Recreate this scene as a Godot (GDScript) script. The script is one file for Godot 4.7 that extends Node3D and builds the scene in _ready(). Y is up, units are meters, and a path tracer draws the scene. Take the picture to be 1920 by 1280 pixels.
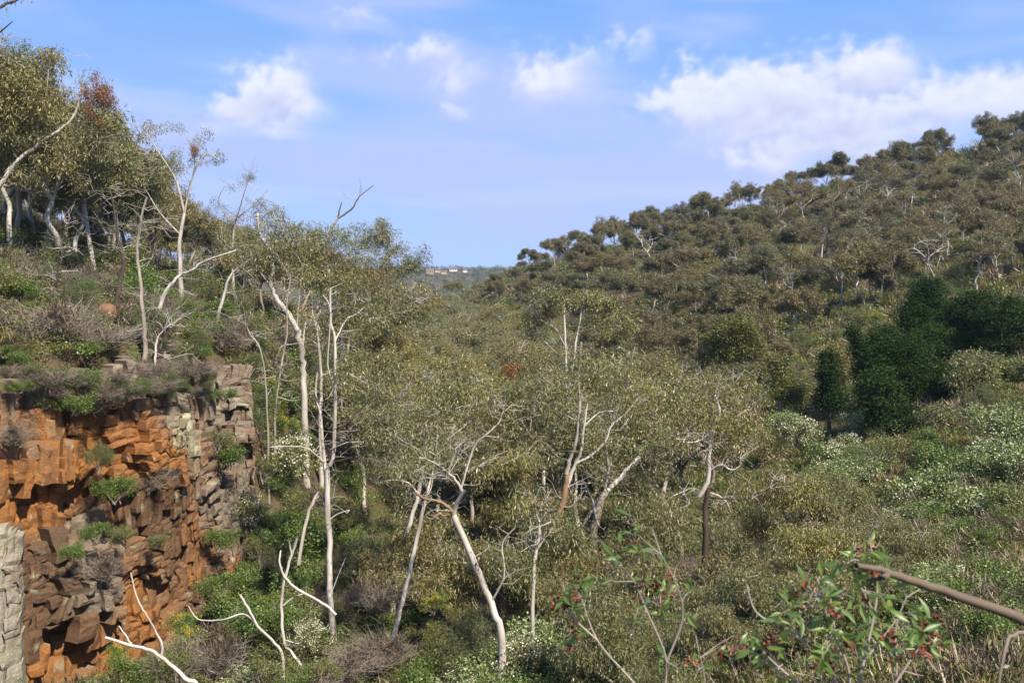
extends Node3D
# A gum-tree gorge seen from a lookout. Metres, y up, eye at the origin, looking down the gorge along -z.

const F := 1758.0            # focal length in pixels of a 1920 x 1280 frame
const PITCH := 4.23          # degrees downwards
var cam_basis := Basis(Vector3.RIGHT, deg_to_rad(-PITCH))
var taken := {}
var noise := FastNoiseLite.new()
var fine := FastNoiseLite.new()
var quad_index := PackedInt32Array()
var bark: StandardMaterial3D
var leaf: StandardMaterial3D
var matt_leaf: StandardMaterial3D
var rock: StandardMaterial3D
var TM := {}

# ---------------------------------------------------------------- helpers
class Geo:
	var v := PackedVector3Array()
	var n := PackedVector3Array()
	var c := PackedColorArray()
	var i := PackedInt32Array()
	func tri_count() -> int:
		return i.size() / 3
	func tube(pts: Array, rad: Array, sides: int, ca: Color, cb: Color, nz: FastNoiseLite, cap := false) -> void:
		var m := pts.size()
		if m < 2:
			return
		var first := v.size()
		var t0: Vector3 = (pts[1] - pts[0]).normalized()
		var ref := Vector3.FORWARD if absf(t0.z) < 0.8 else Vector3.RIGHT
		for k in m:
			var p: Vector3 = pts[k]
			var t: Vector3 = (pts[mini(k + 1, m - 1)] - pts[maxi(k - 1, 0)])
			t = t.normalized() if t.length() > 1e-6 else t0
			var b := t.cross(ref).normalized()
			ref = b.cross(t).normalized()
			for s in sides:
				var a := TAU * s / sides
				var o := b * cos(a) + ref * sin(a)
				v.append(p + o * float(rad[k]))
				n.append(o)
				var w := clampf(0.42 + 1.5 * nz.get_noise_3d(p.x * 9.0 + o.x * 4.0, p.y * 5.0, p.z * 9.0 + o.z * 4.0), 0.0, 1.0)
				c.append(ca.lerp(cb, w))
		for k in m - 1:
			for s in sides:
				var a0 := first + k * sides + s
				var a1 := first + k * sides + (s + 1) % sides
				i.append_array([a0, a1, a1 + sides, a0, a1 + sides, a0 + sides])
		if cap:
			var e := first + (m - 1) * sides
			for s in range(1, sides - 1):
				i.append_array([e, e + s, e + s + 1])
	func quads(xf: Transform3D, t: Dictionary, tint: int) -> void:
		v.append_array(xf * (t.v as PackedVector3Array))
		n.append_array(Transform3D(xf.basis.orthonormalized(), Vector3.ZERO) * (t.n as PackedVector3Array))
		c.append_array(t.c[tint % t.c.size()])
	func mesh(index = null) -> ArrayMesh:
		var a := []
		a.resize(Mesh.ARRAY_MAX)
		a[Mesh.ARRAY_VERTEX] = v
		a[Mesh.ARRAY_NORMAL] = n
		a[Mesh.ARRAY_COLOR] = c
		a[Mesh.ARRAY_INDEX] = index if index != null else i
		var am := ArrayMesh.new()
		if v.size() > 0:
			am.add_surface_from_arrays(Mesh.PRIMITIVE_TRIANGLES, a)
		return am

func rg(s: int) -> RandomNumberGenerator:
	var r := RandomNumberGenerator.new()
	r.seed = s * 7919 + 13
	return r

func numbered(called: String) -> String:
	var k: int = taken.get(called, 0)
	taken[called] = k + 1
	return called if k == 0 else "%s_%03d" % [called, k]

func tag(o: Node, label: String, category: String, group := "", kind := "") -> void:
	if label: o.set_meta("label", label)
	if category: o.set_meta("category", category)
	if group: o.set_meta("group", group)
	if kind: o.set_meta("kind", kind)

func thing(called: String, at: Vector3, label: String, category: String, group := "") -> Node3D:
	var o := Node3D.new()
	o.name = numbered(called)
	add_child(o)
	o.position = at
	tag(o, label, category, group)
	return o

func part(called: String, m: Mesh, mat: Material, parent: Node) -> MeshInstance3D:
	var o := MeshInstance3D.new()
	o.name = called if parent != self else numbered(called)
	o.mesh = m
	o.material_override = mat
	parent.add_child(o, true)
	return o

func leafpart(called: String, g: Geo, parent: Node) -> MeshInstance3D:
	return part(called, g.mesh(quad_index.slice(0, g.v.size() / 4 * 6)), leaf, parent)

func dup(root: Node3D, called: String, at: Vector3, turn: float, scale_: Vector3, label: String, category: String, group: String) -> Node3D:
	var r: Node3D = root.duplicate()
	r.name = numbered(called)
	add_child(r)
	r.position = at
	r.rotation.y = turn
	r.scale = scale_
	tag(r, label, category, group)
	return r

func P(px: float, py: float, d: float) -> Vector3:   # the point at depth d metres along the axis, on the ray through a pixel
	return cam_basis * Vector3((px - 960.0) / F * d, (640.0 - py) / F * d, -d)

func lin(arr: Array, t: float) -> float:
	for k in arr.size() - 1:
		if t <= arr[k + 1][0]:
			return lerpf(arr[k][1], arr[k + 1][1], clampf((t - arr[k][0]) / (arr[k + 1][0] - arr[k][0]), 0, 1))
	return arr[-1][1]

# ---------------------------------------------------------------- terrain
const LOW := [[-30, 2], [-6, -1.7], [0, -1.75], [4.5, -3.6], [10, -6.6], [20, -12], [30, -16], [40, -18.6], [60, -20.6], [100, -22], [200, -20.5], [260, -19], [400, -26], [700, -40], [1000, -34], [1500, -4], [1900, 6], [2600, 0]]
const XE := [[-20, -46], [0, -40], [20, -30], [33, -24], [38, -21.5], [42.5, -18.3], [50, -15.5], [54, -14.6], [70, -17], [90, -18], [120, -19], [150, -25], [200, -52], [260, -92], [330, -145], [420, -220]]
const UE := [[0, -3.5], [33, -4.5], [45, -4.9], [52, -5.3], [70, -6], [90, -7], [120, -9], [150, -11], [200, -14], [330, -18]]
const XR := [[0, 1], [30, 4], [60, 10], [100, 11], [150, 3], [200, -12], [250, -30], [330, -60], [420, -90]]
const SA := [[33, 1.9], [50, 1.7], [56, -4.0], [70, -12.0], [400, -16.0]]
const SB := [[33, 3.0], [50, 3.0], [70, 3.0], [400, 5.0]]

func H(x: float, z: float) -> float:
	var d := -z
	var h := lin(LOW, d)
	if d > 420.0:
		return h + 5.0 * noise.get_noise_2d(x * 0.10, z * 0.10) * clampf((d - 420.0) / 600.0, 0, 1)
	var low := h + minf(5.0, 0.35 * maxf(0.0, -8.0 - x)) * (1.0 - smoothstep(90.0, 160.0, d)) * smoothstep(43.0, 53.0, d)
	var r := maxf(0.0, x - lin(XR, d))
	var s1 := lerpf(0.33, 0.5, clampf((d - 100.0) / 150.0, 0, 1))
	var s2 := lerpf(0.2, 0.27, clampf((d - 190.0) / 60.0, 0, 1))
	var fall := 1.0 - 0.95 * smoothstep(255.0, 400.0, d)
	low += (s1 * minf(r, 40.0) + s2 * maxf(0.0, r - 40.0)) * fall
	var s := lin(XE, d) - x
	var up := lin(UE, d) + 0.35 * clampf(s, -3.0, 60.0) + 0.12 * maxf(0.0, s - 60.0)
	up = lerpf(up, low, smoothstep(250.0, 420.0, d))
	var t := smoothstep(lin(SA, d), lin(SB, d), s)
	var out := lerpf(low, maxf(up, low), t)
	var amp := 0.7 * clampf((d - 4.0) / 20.0, 0.0, 1.0)
	return out + amp * noise.get_noise_2d(x * 1.2, z * 1.2) * (1.0 - 0.7 * t * (1.0 - smoothstep(50.0, 60.0, d)))

func G(px: float, d: float) -> Vector3:   # the ground under a pixel column at depth d
	var x := (px - 960.0) / F * d
	return Vector3(x, H(x, -d), -d)

const MARKS := [["boulder", 200, 51.5], ["big spreading gum", -50, 58], ["sparse gum", 338, 72], ["arched white limb", 300, 58], ["dark sheoak", 213, 55], ["cliff-edge dead tree", 287, 48.5], ["curved white gum", 571, 60], ["broad gum", 640, 70], ["tall grey gum", 628, 44], ["crooked white gum", 940, 38], ["forked gum", 1043, 50], ["stout gum", 1115, 54], ["bright zigzag gum", 1323, 43], ["rounded wattle", 1378, 98], ["dark evergreen grove", 1760, 95], ["narrow ivy-clad tree", 1555, 84], ["bright thicket", 1830, 57], ["hop bushes", 1450, 25], ["bare earth bank", 1650, 66], ["leaning gums", 745, 48], ["wispy gum", 440, 86], ["ridge behind the slope", 150, 125], ["hillside gums", 1650, 135]]

func around(p: Vector3) -> String:   # what stands close by, for the labels
	var best := 1e9
	var out := ""
	for m in MARKS:
		var q := Vector2((m[1] - 960.0) / F * m[2], -m[2])
		var e := q.distance_to(Vector2(p.x, p.z))
		if e < best:
			best = e
			out = ("beside the " if e < 5.0 else "some way from the ") + m[0]
	return out

func screen(p: Vector3) -> Vector2:
	var q := cam_basis.inverse() * p
	return Vector2(960.0 + F * q.x / -q.z, 640.0 - F * q.y / -q.z)

func axis(steps: Array) -> PackedFloat32Array:   # [[from, step], ..., [to, 0]]
	var a := PackedFloat32Array()
	for k in steps.size() - 1:
		var x: float = steps[k][0]
		while x < steps[k + 1][0] - 0.01:
			a.append(x)
			x += steps[k][1]
	a.append(steps[-1][0])
	return a

func build_terrain() -> void:
	var xs := axis([[-1500, 150], [-300, 20], [-100, 4], [-44, 1.0], [40, 2.0], [100, 5], [200, 20], [400, 150], [1600, 0]])
	var ds := axis([[-30, 3], [0, 1.0], [30, 1.0], [70, 1.6], [140, 3], [300, 8], [440, 40], [1000, 60], [2600, 0]])
	var g := Geo.new()
	var nx := xs.size()
	for d in ds:
		for x in xs:
			var y := H(x, -d)
			g.v.append(Vector3(x, y, -d))
			var e := 0.8
			g.n.append(Vector3(H(x - e, -d) - H(x + e, -d), 2 * e, H(x, -d - e) - H(x, -d + e)).normalized())
			var w := noise.get_noise_2d(x * 3.0 + 50, d * 3.0)
			var w2 := fine.get_noise_2d(x * 9.0, d * 9.0)
			var col := Color(0.12, 0.09, 0.058).lerp(Color(0.10, 0.13, 0.036), smoothstep(-0.25, 0.3, w + 0.5 * w2))
			col = col.lerp(Color(0.15, 0.115, 0.075), smoothstep(0.12, 0.4, w2 - 0.4 * w))
			g.c.append(col)
	for r in ds.size() - 1:
		for q in nx - 1:
			var a := r * nx + q
			g.i.append_array([a, a + nx, a + 1, a + 1, a + nx, a + nx + 1])
	var m := StandardMaterial3D.new()
	m.vertex_color_use_as_albedo = true
	m.roughness = 0.95
	m.metallic_specular = 0.2
	m.albedo_texture = noise_tex(0.02, 5, 0.75, 1.15, 7)
	m.uv1_triplanar = true
	m.uv1_world_triplanar = true
	m.uv1_scale = Vector3.ONE * 0.33
	var o := part("ground", g.mesh(), m, self)
	o.set_meta("kind", "structure")
	o.set_meta("label", "steep gorge ground of grass, leaf litter and earth")

func noise_tex(freq: float, octaves: int, lo: float, hi: float, s: int) -> NoiseTexture2D:
	var n := FastNoiseLite.new()
	n.seed = s
	n.frequency = freq
	n.fractal_octaves = octaves
	var t := NoiseTexture2D.new()
	t.noise = n
	t.width = 512
	t.height = 512
	t.seamless = true
	var gr := Gradient.new()
	gr.set_color(0, Color(lo, lo, lo))
	gr.set_color(1, Color(minf(hi, 1), minf(hi, 1), minf(hi, 1)))
	t.color_ramp = gr
	return t

# ---------------------------------------------------------------- sky
const CLOUDS := [  # px, py, half width, half height, strength
	[520, 175, 60, 50, 1.0], [460, 210, 50, 30, 0.8], [575, 205, 45, 40, 0.75], [500, 235, 105, 28, 0.6],
	[790, 110, 75, 35, 0.62], [850, 145, 60, 40, 0.5], [845, 212, 30, 22, 0.55], [690, 45, 60, 25, 0.35],
	[1035, 150, 75, 45, 0.75], [1185, 85, 40, 35, 0.5], [1110, 120, 50, 30, 0.4],
	[1300, 200, 70, 60, 1.0], [1390, 200, 90, 60, 0.9], [1480, 170, 90, 50, 0.85], [1620, 130, 75, 40, 0.95], [1560, 215, 120, 60, 0.8],
	[1440, 290, 80, 45, 0.85], [1560, 270, 120, 45, 0.85], [1740, 190, 120, 50, 0.8], [1880, 190, 120, 50, 0.8], [1700, 250, 120, 35, 0.6], [2050, 200, 120, 60, 0.8],
]

func sky_color(az: float, el: float, cn: FastNoiseLite, wn: FastNoiseLite) -> Color:
	var base := Color(0.43, 0.62, 0.98).lerp(Color(0.135, 0.37, 0.92), smoothstep(-2.0, 20.0, el))
	base = base.lerp(Color(0.07, 0.20, 0.60), smoothstep(20.0, 85.0, el))
	# thin high streaks
	var st := wn.get_noise_2d(az * 1.1, el * 5.0 + az * 0.5)
	var st2 := wn.get_noise_2d(az * 0.5 + 300.0, el * 1.7 + az * 0.25)
	var veil := smoothstep(-0.35, 0.35, st2 + 0.5 * st) * 0.72
	base = base.lerp(Color(0.47, 0.555, 0.95), veil)
	var band := smoothstep(0.08, 0.42, wn.get_noise_2d(az * 0.6 + 800.0, el * 5.5 + az * 0.15)) * (1.0 - smoothstep(9.0, 15.0, el)) * 0.32
	base = base.lerp(Color(0.60, 0.68, 0.96), band)
	if el < -1.0:
		return base
	var blob := 0.0
	var under := 0.0
	var n := cn.get_noise_2d(az * 1.0, el * 1.3)
	var n2 := cn.get_noise_2d(az * 4.0 + 90.0, el * 5.0)
	if absf(az) < 42.0 and el < 22.0:
		var px := 960.0 + F * tan(deg_to_rad(az))
		var py := 510.0 - F * tan(deg_to_rad(el)) / cos(deg_to_rad(az))
		px += n * 45.0 + n2 * 22.0
		py += cn.get_noise_2d(az + 70.0, el * 1.3) * 30.0 + n2 * 12.0
		for k in CLOUDS:
			var ex: float = (px - k[0]) / k[2]
			var ey: float = (py - k[1]) / k[3]
			var e: float = ex * ex + ey * ey
			if e < 5.0:
				var w: float = k[4] * exp(-e * 0.8)
				blob = maxf(blob, w) + 0.25 * minf(blob, w)
				under = maxf(under, w * smoothstep(-0.2, 1.5, ey))
	else:   # the same kind of clouds all round
		blob = smoothstep(0.05, 0.5, cn.get_noise_2d(az * 0.35 + 500.0, el * 0.6)) * 0.95
		under = blob * 0.3
	var cover := smoothstep(0.08, 0.80 + under * 0.35, blob + 0.13 * n2 + 0.10 * n)
	var shade := clampf(under * 1.7 + 0.5 * (0.35 - n2 - 0.5 * n) * (1.0 - cover * 0.4), 0.0, 1.0)
	var cc := Color(0.90, 0.90, 0.97).lerp(Color(0.53, 0.555, 0.80), shade)
	return base.lerp(cc, cover * 0.92)

func build_sky() -> ImageTexture:
	var cn := FastNoiseLite.new()
	cn.seed = 11
	cn.frequency = 0.22
	cn.fractal_octaves = 5
	var wn := FastNoiseLite.new()
	wn.seed = 5
	wn.frequency = 0.05
	wn.fractal_octaves = 4
	var low := Image.create(1024, 512, false, Image.FORMAT_RGBF)
	for y in 512:
		var el := 90.0 - (y + 0.5) / 512.0 * 180.0
		for x in 1024:
			low.set_pixel(x, y, sky_color(wrapf((x + 0.5) / 1024.0 * 360.0, -180.0, 180.0), el, cn, wn) if el > -2.0 else Color(0.10, 0.11, 0.07))
	low.resize(4096, 2048, Image.INTERPOLATE_CUBIC)
	for y in range(720, 1030):
		var el := 90.0 - (y + 0.5) / 2048.0 * 180.0
		for x in range(-428, 428):
			low.set_pixel(posmod(x, 4096), y, sky_color((x + 0.5) / 4096.0 * 360.0, el, cn, wn))
	return ImageTexture.create_from_image(low)

# ---------------------------------------------------------------- leaves
func leaf_set(s: int, count: int, rad: float, flat: float, length: float, width: float, droop: float, cols: Array, tints: Array) -> Dictionary:
	var r := rg(s)
	var v := PackedVector3Array()
	var n := PackedVector3Array()
	var base := PackedColorArray()
	for k in count:
		var dir := Vector3(r.randfn(), r.randfn(), r.randfn()).normalized()
		var p := dir * rad * pow(r.randf(), 0.45)
		p.y *= flat
		var ld := (Vector3(r.randfn(), r.randfn(), r.randfn()).normalized() + dir * 0.4 + Vector3.DOWN * droop).normalized()
		var side := ld.cross(Vector3(r.randfn(), r.randfn(), r.randfn())).normalized()
		var nn := side.cross(ld).normalized()
		var L := length * r.randf_range(0.7, 1.25)
		var W := width * r.randf_range(0.75, 1.25)
		v.append(p)
		v.append(p + ld * L * 0.45 + side * W * 0.5 + nn * L * 0.06)
		v.append(p + ld * L)
		v.append(p + ld * L * 0.5 - side * W * 0.5 + nn * L * 0.06)
		var col: Color = cols[r.randi() % cols.size()]
		var b := r.randf_range(0.6, 1.4)
		for q in 4:
			n.append(nn)
			base.append(Color(col.r * b, col.g * b, col.b * b))
	var cs := []
	for t: Color in tints:
		var c := PackedColorArray()
		c.resize(base.size())
		for k in base.size():
			c[k] = base[k] * t
		cs.append(c)
	return {"v": v, "n": n, "c": cs, "count": count}

func make_templates() -> void:
	var gum := [Color(0.168, 0.165, 0.066), Color(0.21, 0.20, 0.090), Color(0.13, 0.14, 0.050), Color(0.30, 0.28, 0.165), Color(0.158, 0.135, 0.056)]
	var tint := [Color(1, 1, 1), Color(0.85, 0.95, 0.85), Color(1.25, 1.2, 0.85), Color(0.97, 1.03, 1.15), Color(1.08, 0.98, 0.9), Color(0.74, 0.83, 0.74), Color(1.05, 1.14, 0.95), Color(1.14, 1.03, 0.84)]
	for k in 3:
		TM["near%d" % k] = leaf_set(100 + k, 46, 0.46, 0.9, 0.19, 0.036, 1.1, gum, tint)
		TM["mid%d" % k] = leaf_set(110 + k, 44, 0.55, 0.75, 0.26, 0.062, 0.7, gum, tint)
		TM["far%d" % k] = leaf_set(120 + k, 36, 0.72, 0.6, 0.36, 0.11, 0.3, [Color(0.145, 0.132, 0.066), Color(0.17, 0.146, 0.082), Color(0.115, 0.118, 0.052), Color(0.19, 0.158, 0.095)], tint)
		TM["dark%d" % k] = leaf_set(130 + k, 70, 0.6, 0.6, 0.20, 0.085, 0.0, [Color(0.030, 0.058, 0.014), Color(0.042, 0.075, 0.017), Color(0.022, 0.042, 0.012)], [Color(1, 1, 1), Color(1.2, 1.15, 1), Color(0.85, 0.9, 0.85)])
		TM["acacia%d" % k] = leaf_set(140 + k, 60, 0.6, 0.8, 0.22, 0.07, 0.2, [Color(0.13, 0.145, 0.035), Color(0.105, 0.125, 0.03), Color(0.155, 0.15, 0.045)], [Color(1, 1, 1), Color(1.1, 1.05, 1), Color(0.85, 0.9, 0.85)])
		TM["green%d" % k] = leaf_set(150 + k, 60, 0.36, 0.8, 0.10, 0.05, 0.1, [Color(0.105, 0.165, 0.032), Color(0.14, 0.20, 0.045), Color(0.08, 0.125, 0.026)], [Color(1, 1, 1), Color(1.15, 1.05, 1), Color(0.8, 0.88, 0.9)])
		TM["olive%d" % k] = leaf_set(160 + k, 60, 0.36, 0.8, 0.11, 0.04, 0.2, [Color(0.14, 0.16, 0.05), Color(0.17, 0.185, 0.065), Color(0.115, 0.125, 0.04)], [Color(1, 1, 1), Color(1.1, 1.0, 0.9), Color(0.85, 0.9, 0.85)])
		TM["pale%d" % k] = leaf_set(170 + k, 56, 0.40, 0.8, 0.11, 0.055, 0.1, [Color(0.18, 0.235, 0.08), Color(0.23, 0.28, 0.12), Color(0.13, 0.18, 0.05), Color(0.40, 0.42, 0.27)], [Color(1, 1, 1), Color(1.1, 1.05, 1), Color(0.85, 0.9, 0.85)])
		TM["soft%d" % k] = leaf_set(180 + k, 70, 0.36, 0.9, 0.16, 0.012, -0.4, [Color(0.15, 0.175, 0.07), Color(0.18, 0.20, 0.09), Color(0.12, 0.14, 0.055)], [Color(1, 1, 1), Color(0.9, 0.95, 1.0)])
		TM["rust%d" % k] = leaf_set(190 + k, 50, 0.34, 1.0, 0.13, 0.04, 1.3, [Color(0.19, 0.085, 0.03), Color(0.23, 0.12, 0.04), Color(0.15, 0.06, 0.025)], [Color(1, 1, 1), Color(1.15, 1.1, 1)])
		TM["white%d" % k] = leaf_set(200 + k, 26, 0.34, 0.8, 0.065, 0.06, 0.0, [Color(0.62, 0.62, 0.45), Color(0.72, 0.72, 0.58)], [Color(1, 1, 1)])
		TM["yellow%d" % k] = leaf_set(210 + k, 26, 0.28, 0.8, 0.06, 0.055, 0.0, [Color(0.60, 0.44, 0.02), Color(0.70, 0.52, 0.04)], [Color(1, 1, 1)])
		TM["blade%d" % k] = leaf_set(220 + k, 70, 0.45, 0.12, 0.34, 0.014, -1.3, [Color(0.15, 0.19, 0.045), Color(0.18, 0.21, 0.06), Color(0.24, 0.21, 0.10)], [Color(1, 1, 1), Color(1.2, 1.0, 0.9)])
		TM["dry%d" % k] = leaf_set(230 + k, 40, 0.42, 0.6, 0.42, 0.014, -0.9, [Color(0.22, 0.17, 0.13), Color(0.28, 0.225, 0.175), Color(0.15, 0.11, 0.08)], [Color(1, 1, 1), Color(0.85, 0.85, 0.85)])

func fill(g: Geo, sp: String, center: Vector3, rad: Vector3, count: int, r: RandomNumberGenerator, size := 1.0, shell := 0.45, gaps := 0.0, out = null, tint := -1) -> void:
	for k in count:
		var dir := Vector3(r.randfn(), r.randfn(), r.randfn()).normalized()
		var p := center + dir * rad * pow(r.randf(), shell)
		if gaps > 0.0 and fine.get_noise_3d(p.x * 14.0, p.y * 14.0, p.z * 14.0) < gaps - 0.35:
			continue
		var b := Basis(Vector3.UP, r.randf() * TAU).scaled(Vector3.ONE * size * r.randf_range(0.75, 1.25))
		g.quads(Transform3D(b, p), TM["%s%d" % [sp, r.randi() % 3]], tint if tint >= 0 and r.randf() < 0.82 else r.randi())
		if out != null:
			out.append(p)

# ---------------------------------------------------------------- trees
const PALE_A := Color(0.64, 0.61, 0.57)
const PALE_B := Color(0.30, 0.26, 0.22)
const GREY_A := Color(0.40, 0.355, 0.31)
const GREY_B := Color(0.21, 0.178, 0.145)
const DARK_A := Color(0.10, 0.078, 0.06)
const DARK_B := Color(0.055, 0.042, 0.034)
const TAN_A := Color(0.34, 0.215, 0.13)
const TAN_B := Color(0.20, 0.13, 0.085)

func smooth(pts: Array, rad: Array, sub: int) -> Array:
	var op := []
	var orr := []
	var m := pts.size()
	for k in m - 1:
		var a: Vector3 = pts[maxi(k - 1, 0)]
		var b: Vector3 = pts[k]
		var c: Vector3 = pts[k + 1]
		var d: Vector3 = pts[mini(k + 2, m - 1)]
		for q in sub:
			var t := float(q) / sub
			op.append(b.cubic_interpolate(c, a, d, t))
			orr.append(lerpf(rad[k], rad[k + 1], t))
	op.append(pts[-1])
	orr.append(rad[-1])
	return [op, orr]

func twig(g: Geo, a: Vector3, b: Vector3, r0: float, ca: Color, cb: Color, r: RandomNumberGenerator, sides := 3) -> void:
	var l := a.distance_to(b)
	var m1 := a.lerp(b, 0.35) + Vector3(r.randfn(), r.randfn() + 0.4, r.randfn()) * l * 0.10
	var m2 := a.lerp(b, 0.7) + Vector3(r.randfn(), r.randfn() + 0.5, r.randfn()) * l * 0.09
	g.tube([a, m1, m2, b], [r0, r0 * 0.75, r0 * 0.5, r0 * 0.25], sides, ca, cb, noise)

# A tree drawn from polylines of pixels at one depth. limbs: [[base radius, end radius, colour, [px, py, ...]], ...]; crowns: [[px, py, rx, ry, density, species], ...]
func drawn_tree(called: String, label: String, category: String, group: String, d: float, limbs: Array, crowns: Array, s: int, opt := {}) -> Node3D:
	var r := rg(s)
	var mpp := d / F
	var nodes := []
	var flat := []
	var meshes := []
	var base := Vector3.ZERO
	for li in limbs.size():
		var L: Array = limbs[li]
		var xy: Array = L[3]
		var pts := []
		var start_depth := d
		if li > 0:
			var best := 1e9
			for k in flat.size():
				var q: float = flat[k].distance_squared_to(Vector2(xy[0], xy[1]))
				if q < best:
					best = q
					start_depth = -(cam_basis.inverse() * nodes[k]).z
		var slope := r.randf_range(-0.55, 0.55) if li > 0 else 0.0
		var run := 0.0
		for k in range(0, xy.size(), 2):
			if k > 0:
				run += Vector2(xy[k] - xy[k - 2], xy[k + 1] - xy[k - 1]).length() * mpp
			pts.append(P(xy[k], xy[k + 1], start_depth + slope * run + (r.randf_range(-0.15, 0.15) if k > 0 else 0.0)))
		if li == 0 and opt.get("ground", true):
			var p0: Vector3 = pts[0]
			var gy := H(p0.x, p0.z)
			if p0.y > gy + 0.1:
				pts.insert(0, Vector3(p0.x + (p0.x - pts[1].x) * 0.2, gy - 0.3, p0.z))
		if li == 0:
			base = pts[0]
		var rad := []
		for k in pts.size():
			rad.append(lerpf(L[0], L[1], float(k) / (pts.size() - 1)))
		if li == 0:
			rad[0] *= 1.25
		var sm := smooth(pts, rad, 4)
		for k in sm[0].size():
			if k > 0 and k < sm[0].size() - 1:
				sm[0][k] += Vector3(r.randfn(), r.randfn(), r.randfn()) * float(sm[1][k]) * 0.22
			nodes.append(sm[0][k])
			flat.append(screen(sm[0][k]))
		meshes.append([sm, L[2]])
	var t := thing(called, base, label, category, group)
	for k in meshes.size():
		var g := Geo.new()
		var col: Array = meshes[k][1]
		var loc := []
		for p in meshes[k][0][0]:
			loc.append(p - base)
		g.tube(loc, meshes[k][0][1], 8 if k == 0 else 6, col[0], col[1], noise, true)
		part("trunk" if k == 0 else "limb", g.mesh(), bark, t)
	var cg := Geo.new()
	var tg := Geo.new()
	var size: float = opt.get("size", 1.0)
	for c in crowns:
		var sp: String = c[5] if c.size() > 5 else "near"
		var cd: float = d + r.randf_range(-0.5, 0.5) * c[2] * mpp
		var cp := P(c[0], c[1], cd)
		var rad := Vector3(c[2] * mpp, c[3] * mpp, c[2] * mpp * 0.85)
		var count := int(c[4] * rad.x * rad.y * 3.14 * 16.0 / (size * size))
		var tips := []
		fill(cg, sp, cp - base, rad, count, r, size, 0.5, opt.get("gaps", 0.38), tips, r.randi() % 8)
		for k in tips.size():
			if k % 2 == 0:
				var w: Vector3 = tips[k] + base
				var best := 1e9
				var at := nodes[0] as Vector3
				for q in nodes:
					var e: float = (q as Vector3).distance_squared_to(w) + maxf(0.0, q.y - w.y) * 2.0
					if e < best:
						best = e
						at = q
				if k % 8 == 0:
					nodes.append(at.lerp(w, 0.55))
				twig(tg, at - base, w - base, 0.012 + 0.007 * sqrt(at.distance_to(w)), PALE_A if k % 3 else GREY_A, GREY_B, r)
	# bare dead twigs
	for k in int(opt.get("bare", 0)):
		var at: Vector3 = nodes[r.randi_range(nodes.size() / 4, nodes.size() - 1)]
		var dir := Vector3(r.randfn(), r.randf_range(-0.3, 1.0), r.randfn()).normalized() * r.randf_range(0.6, 2.0)
		twig(tg, at - base, at + dir - base, 0.022, PALE_A, PALE_B, r)
		for q in 2:
			var m := at + dir * r.randf_range(0.4, 0.8)
			twig(tg, m - base, m + (dir * 0.4 + Vector3(r.randfn(), r.randfn() + 0.3, r.randfn()) * 0.4) - base, 0.013, PALE_A, PALE_B, r)
	if tg.v.size():
		part("twigs", tg.mesh(), bark, t).set_meta("kind", "stuff")
	if cg.v.size():
		leafpart("crown", cg, t).material_override = matt_leaf if called == "evergreen_tree" else leaf
	return t

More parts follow.
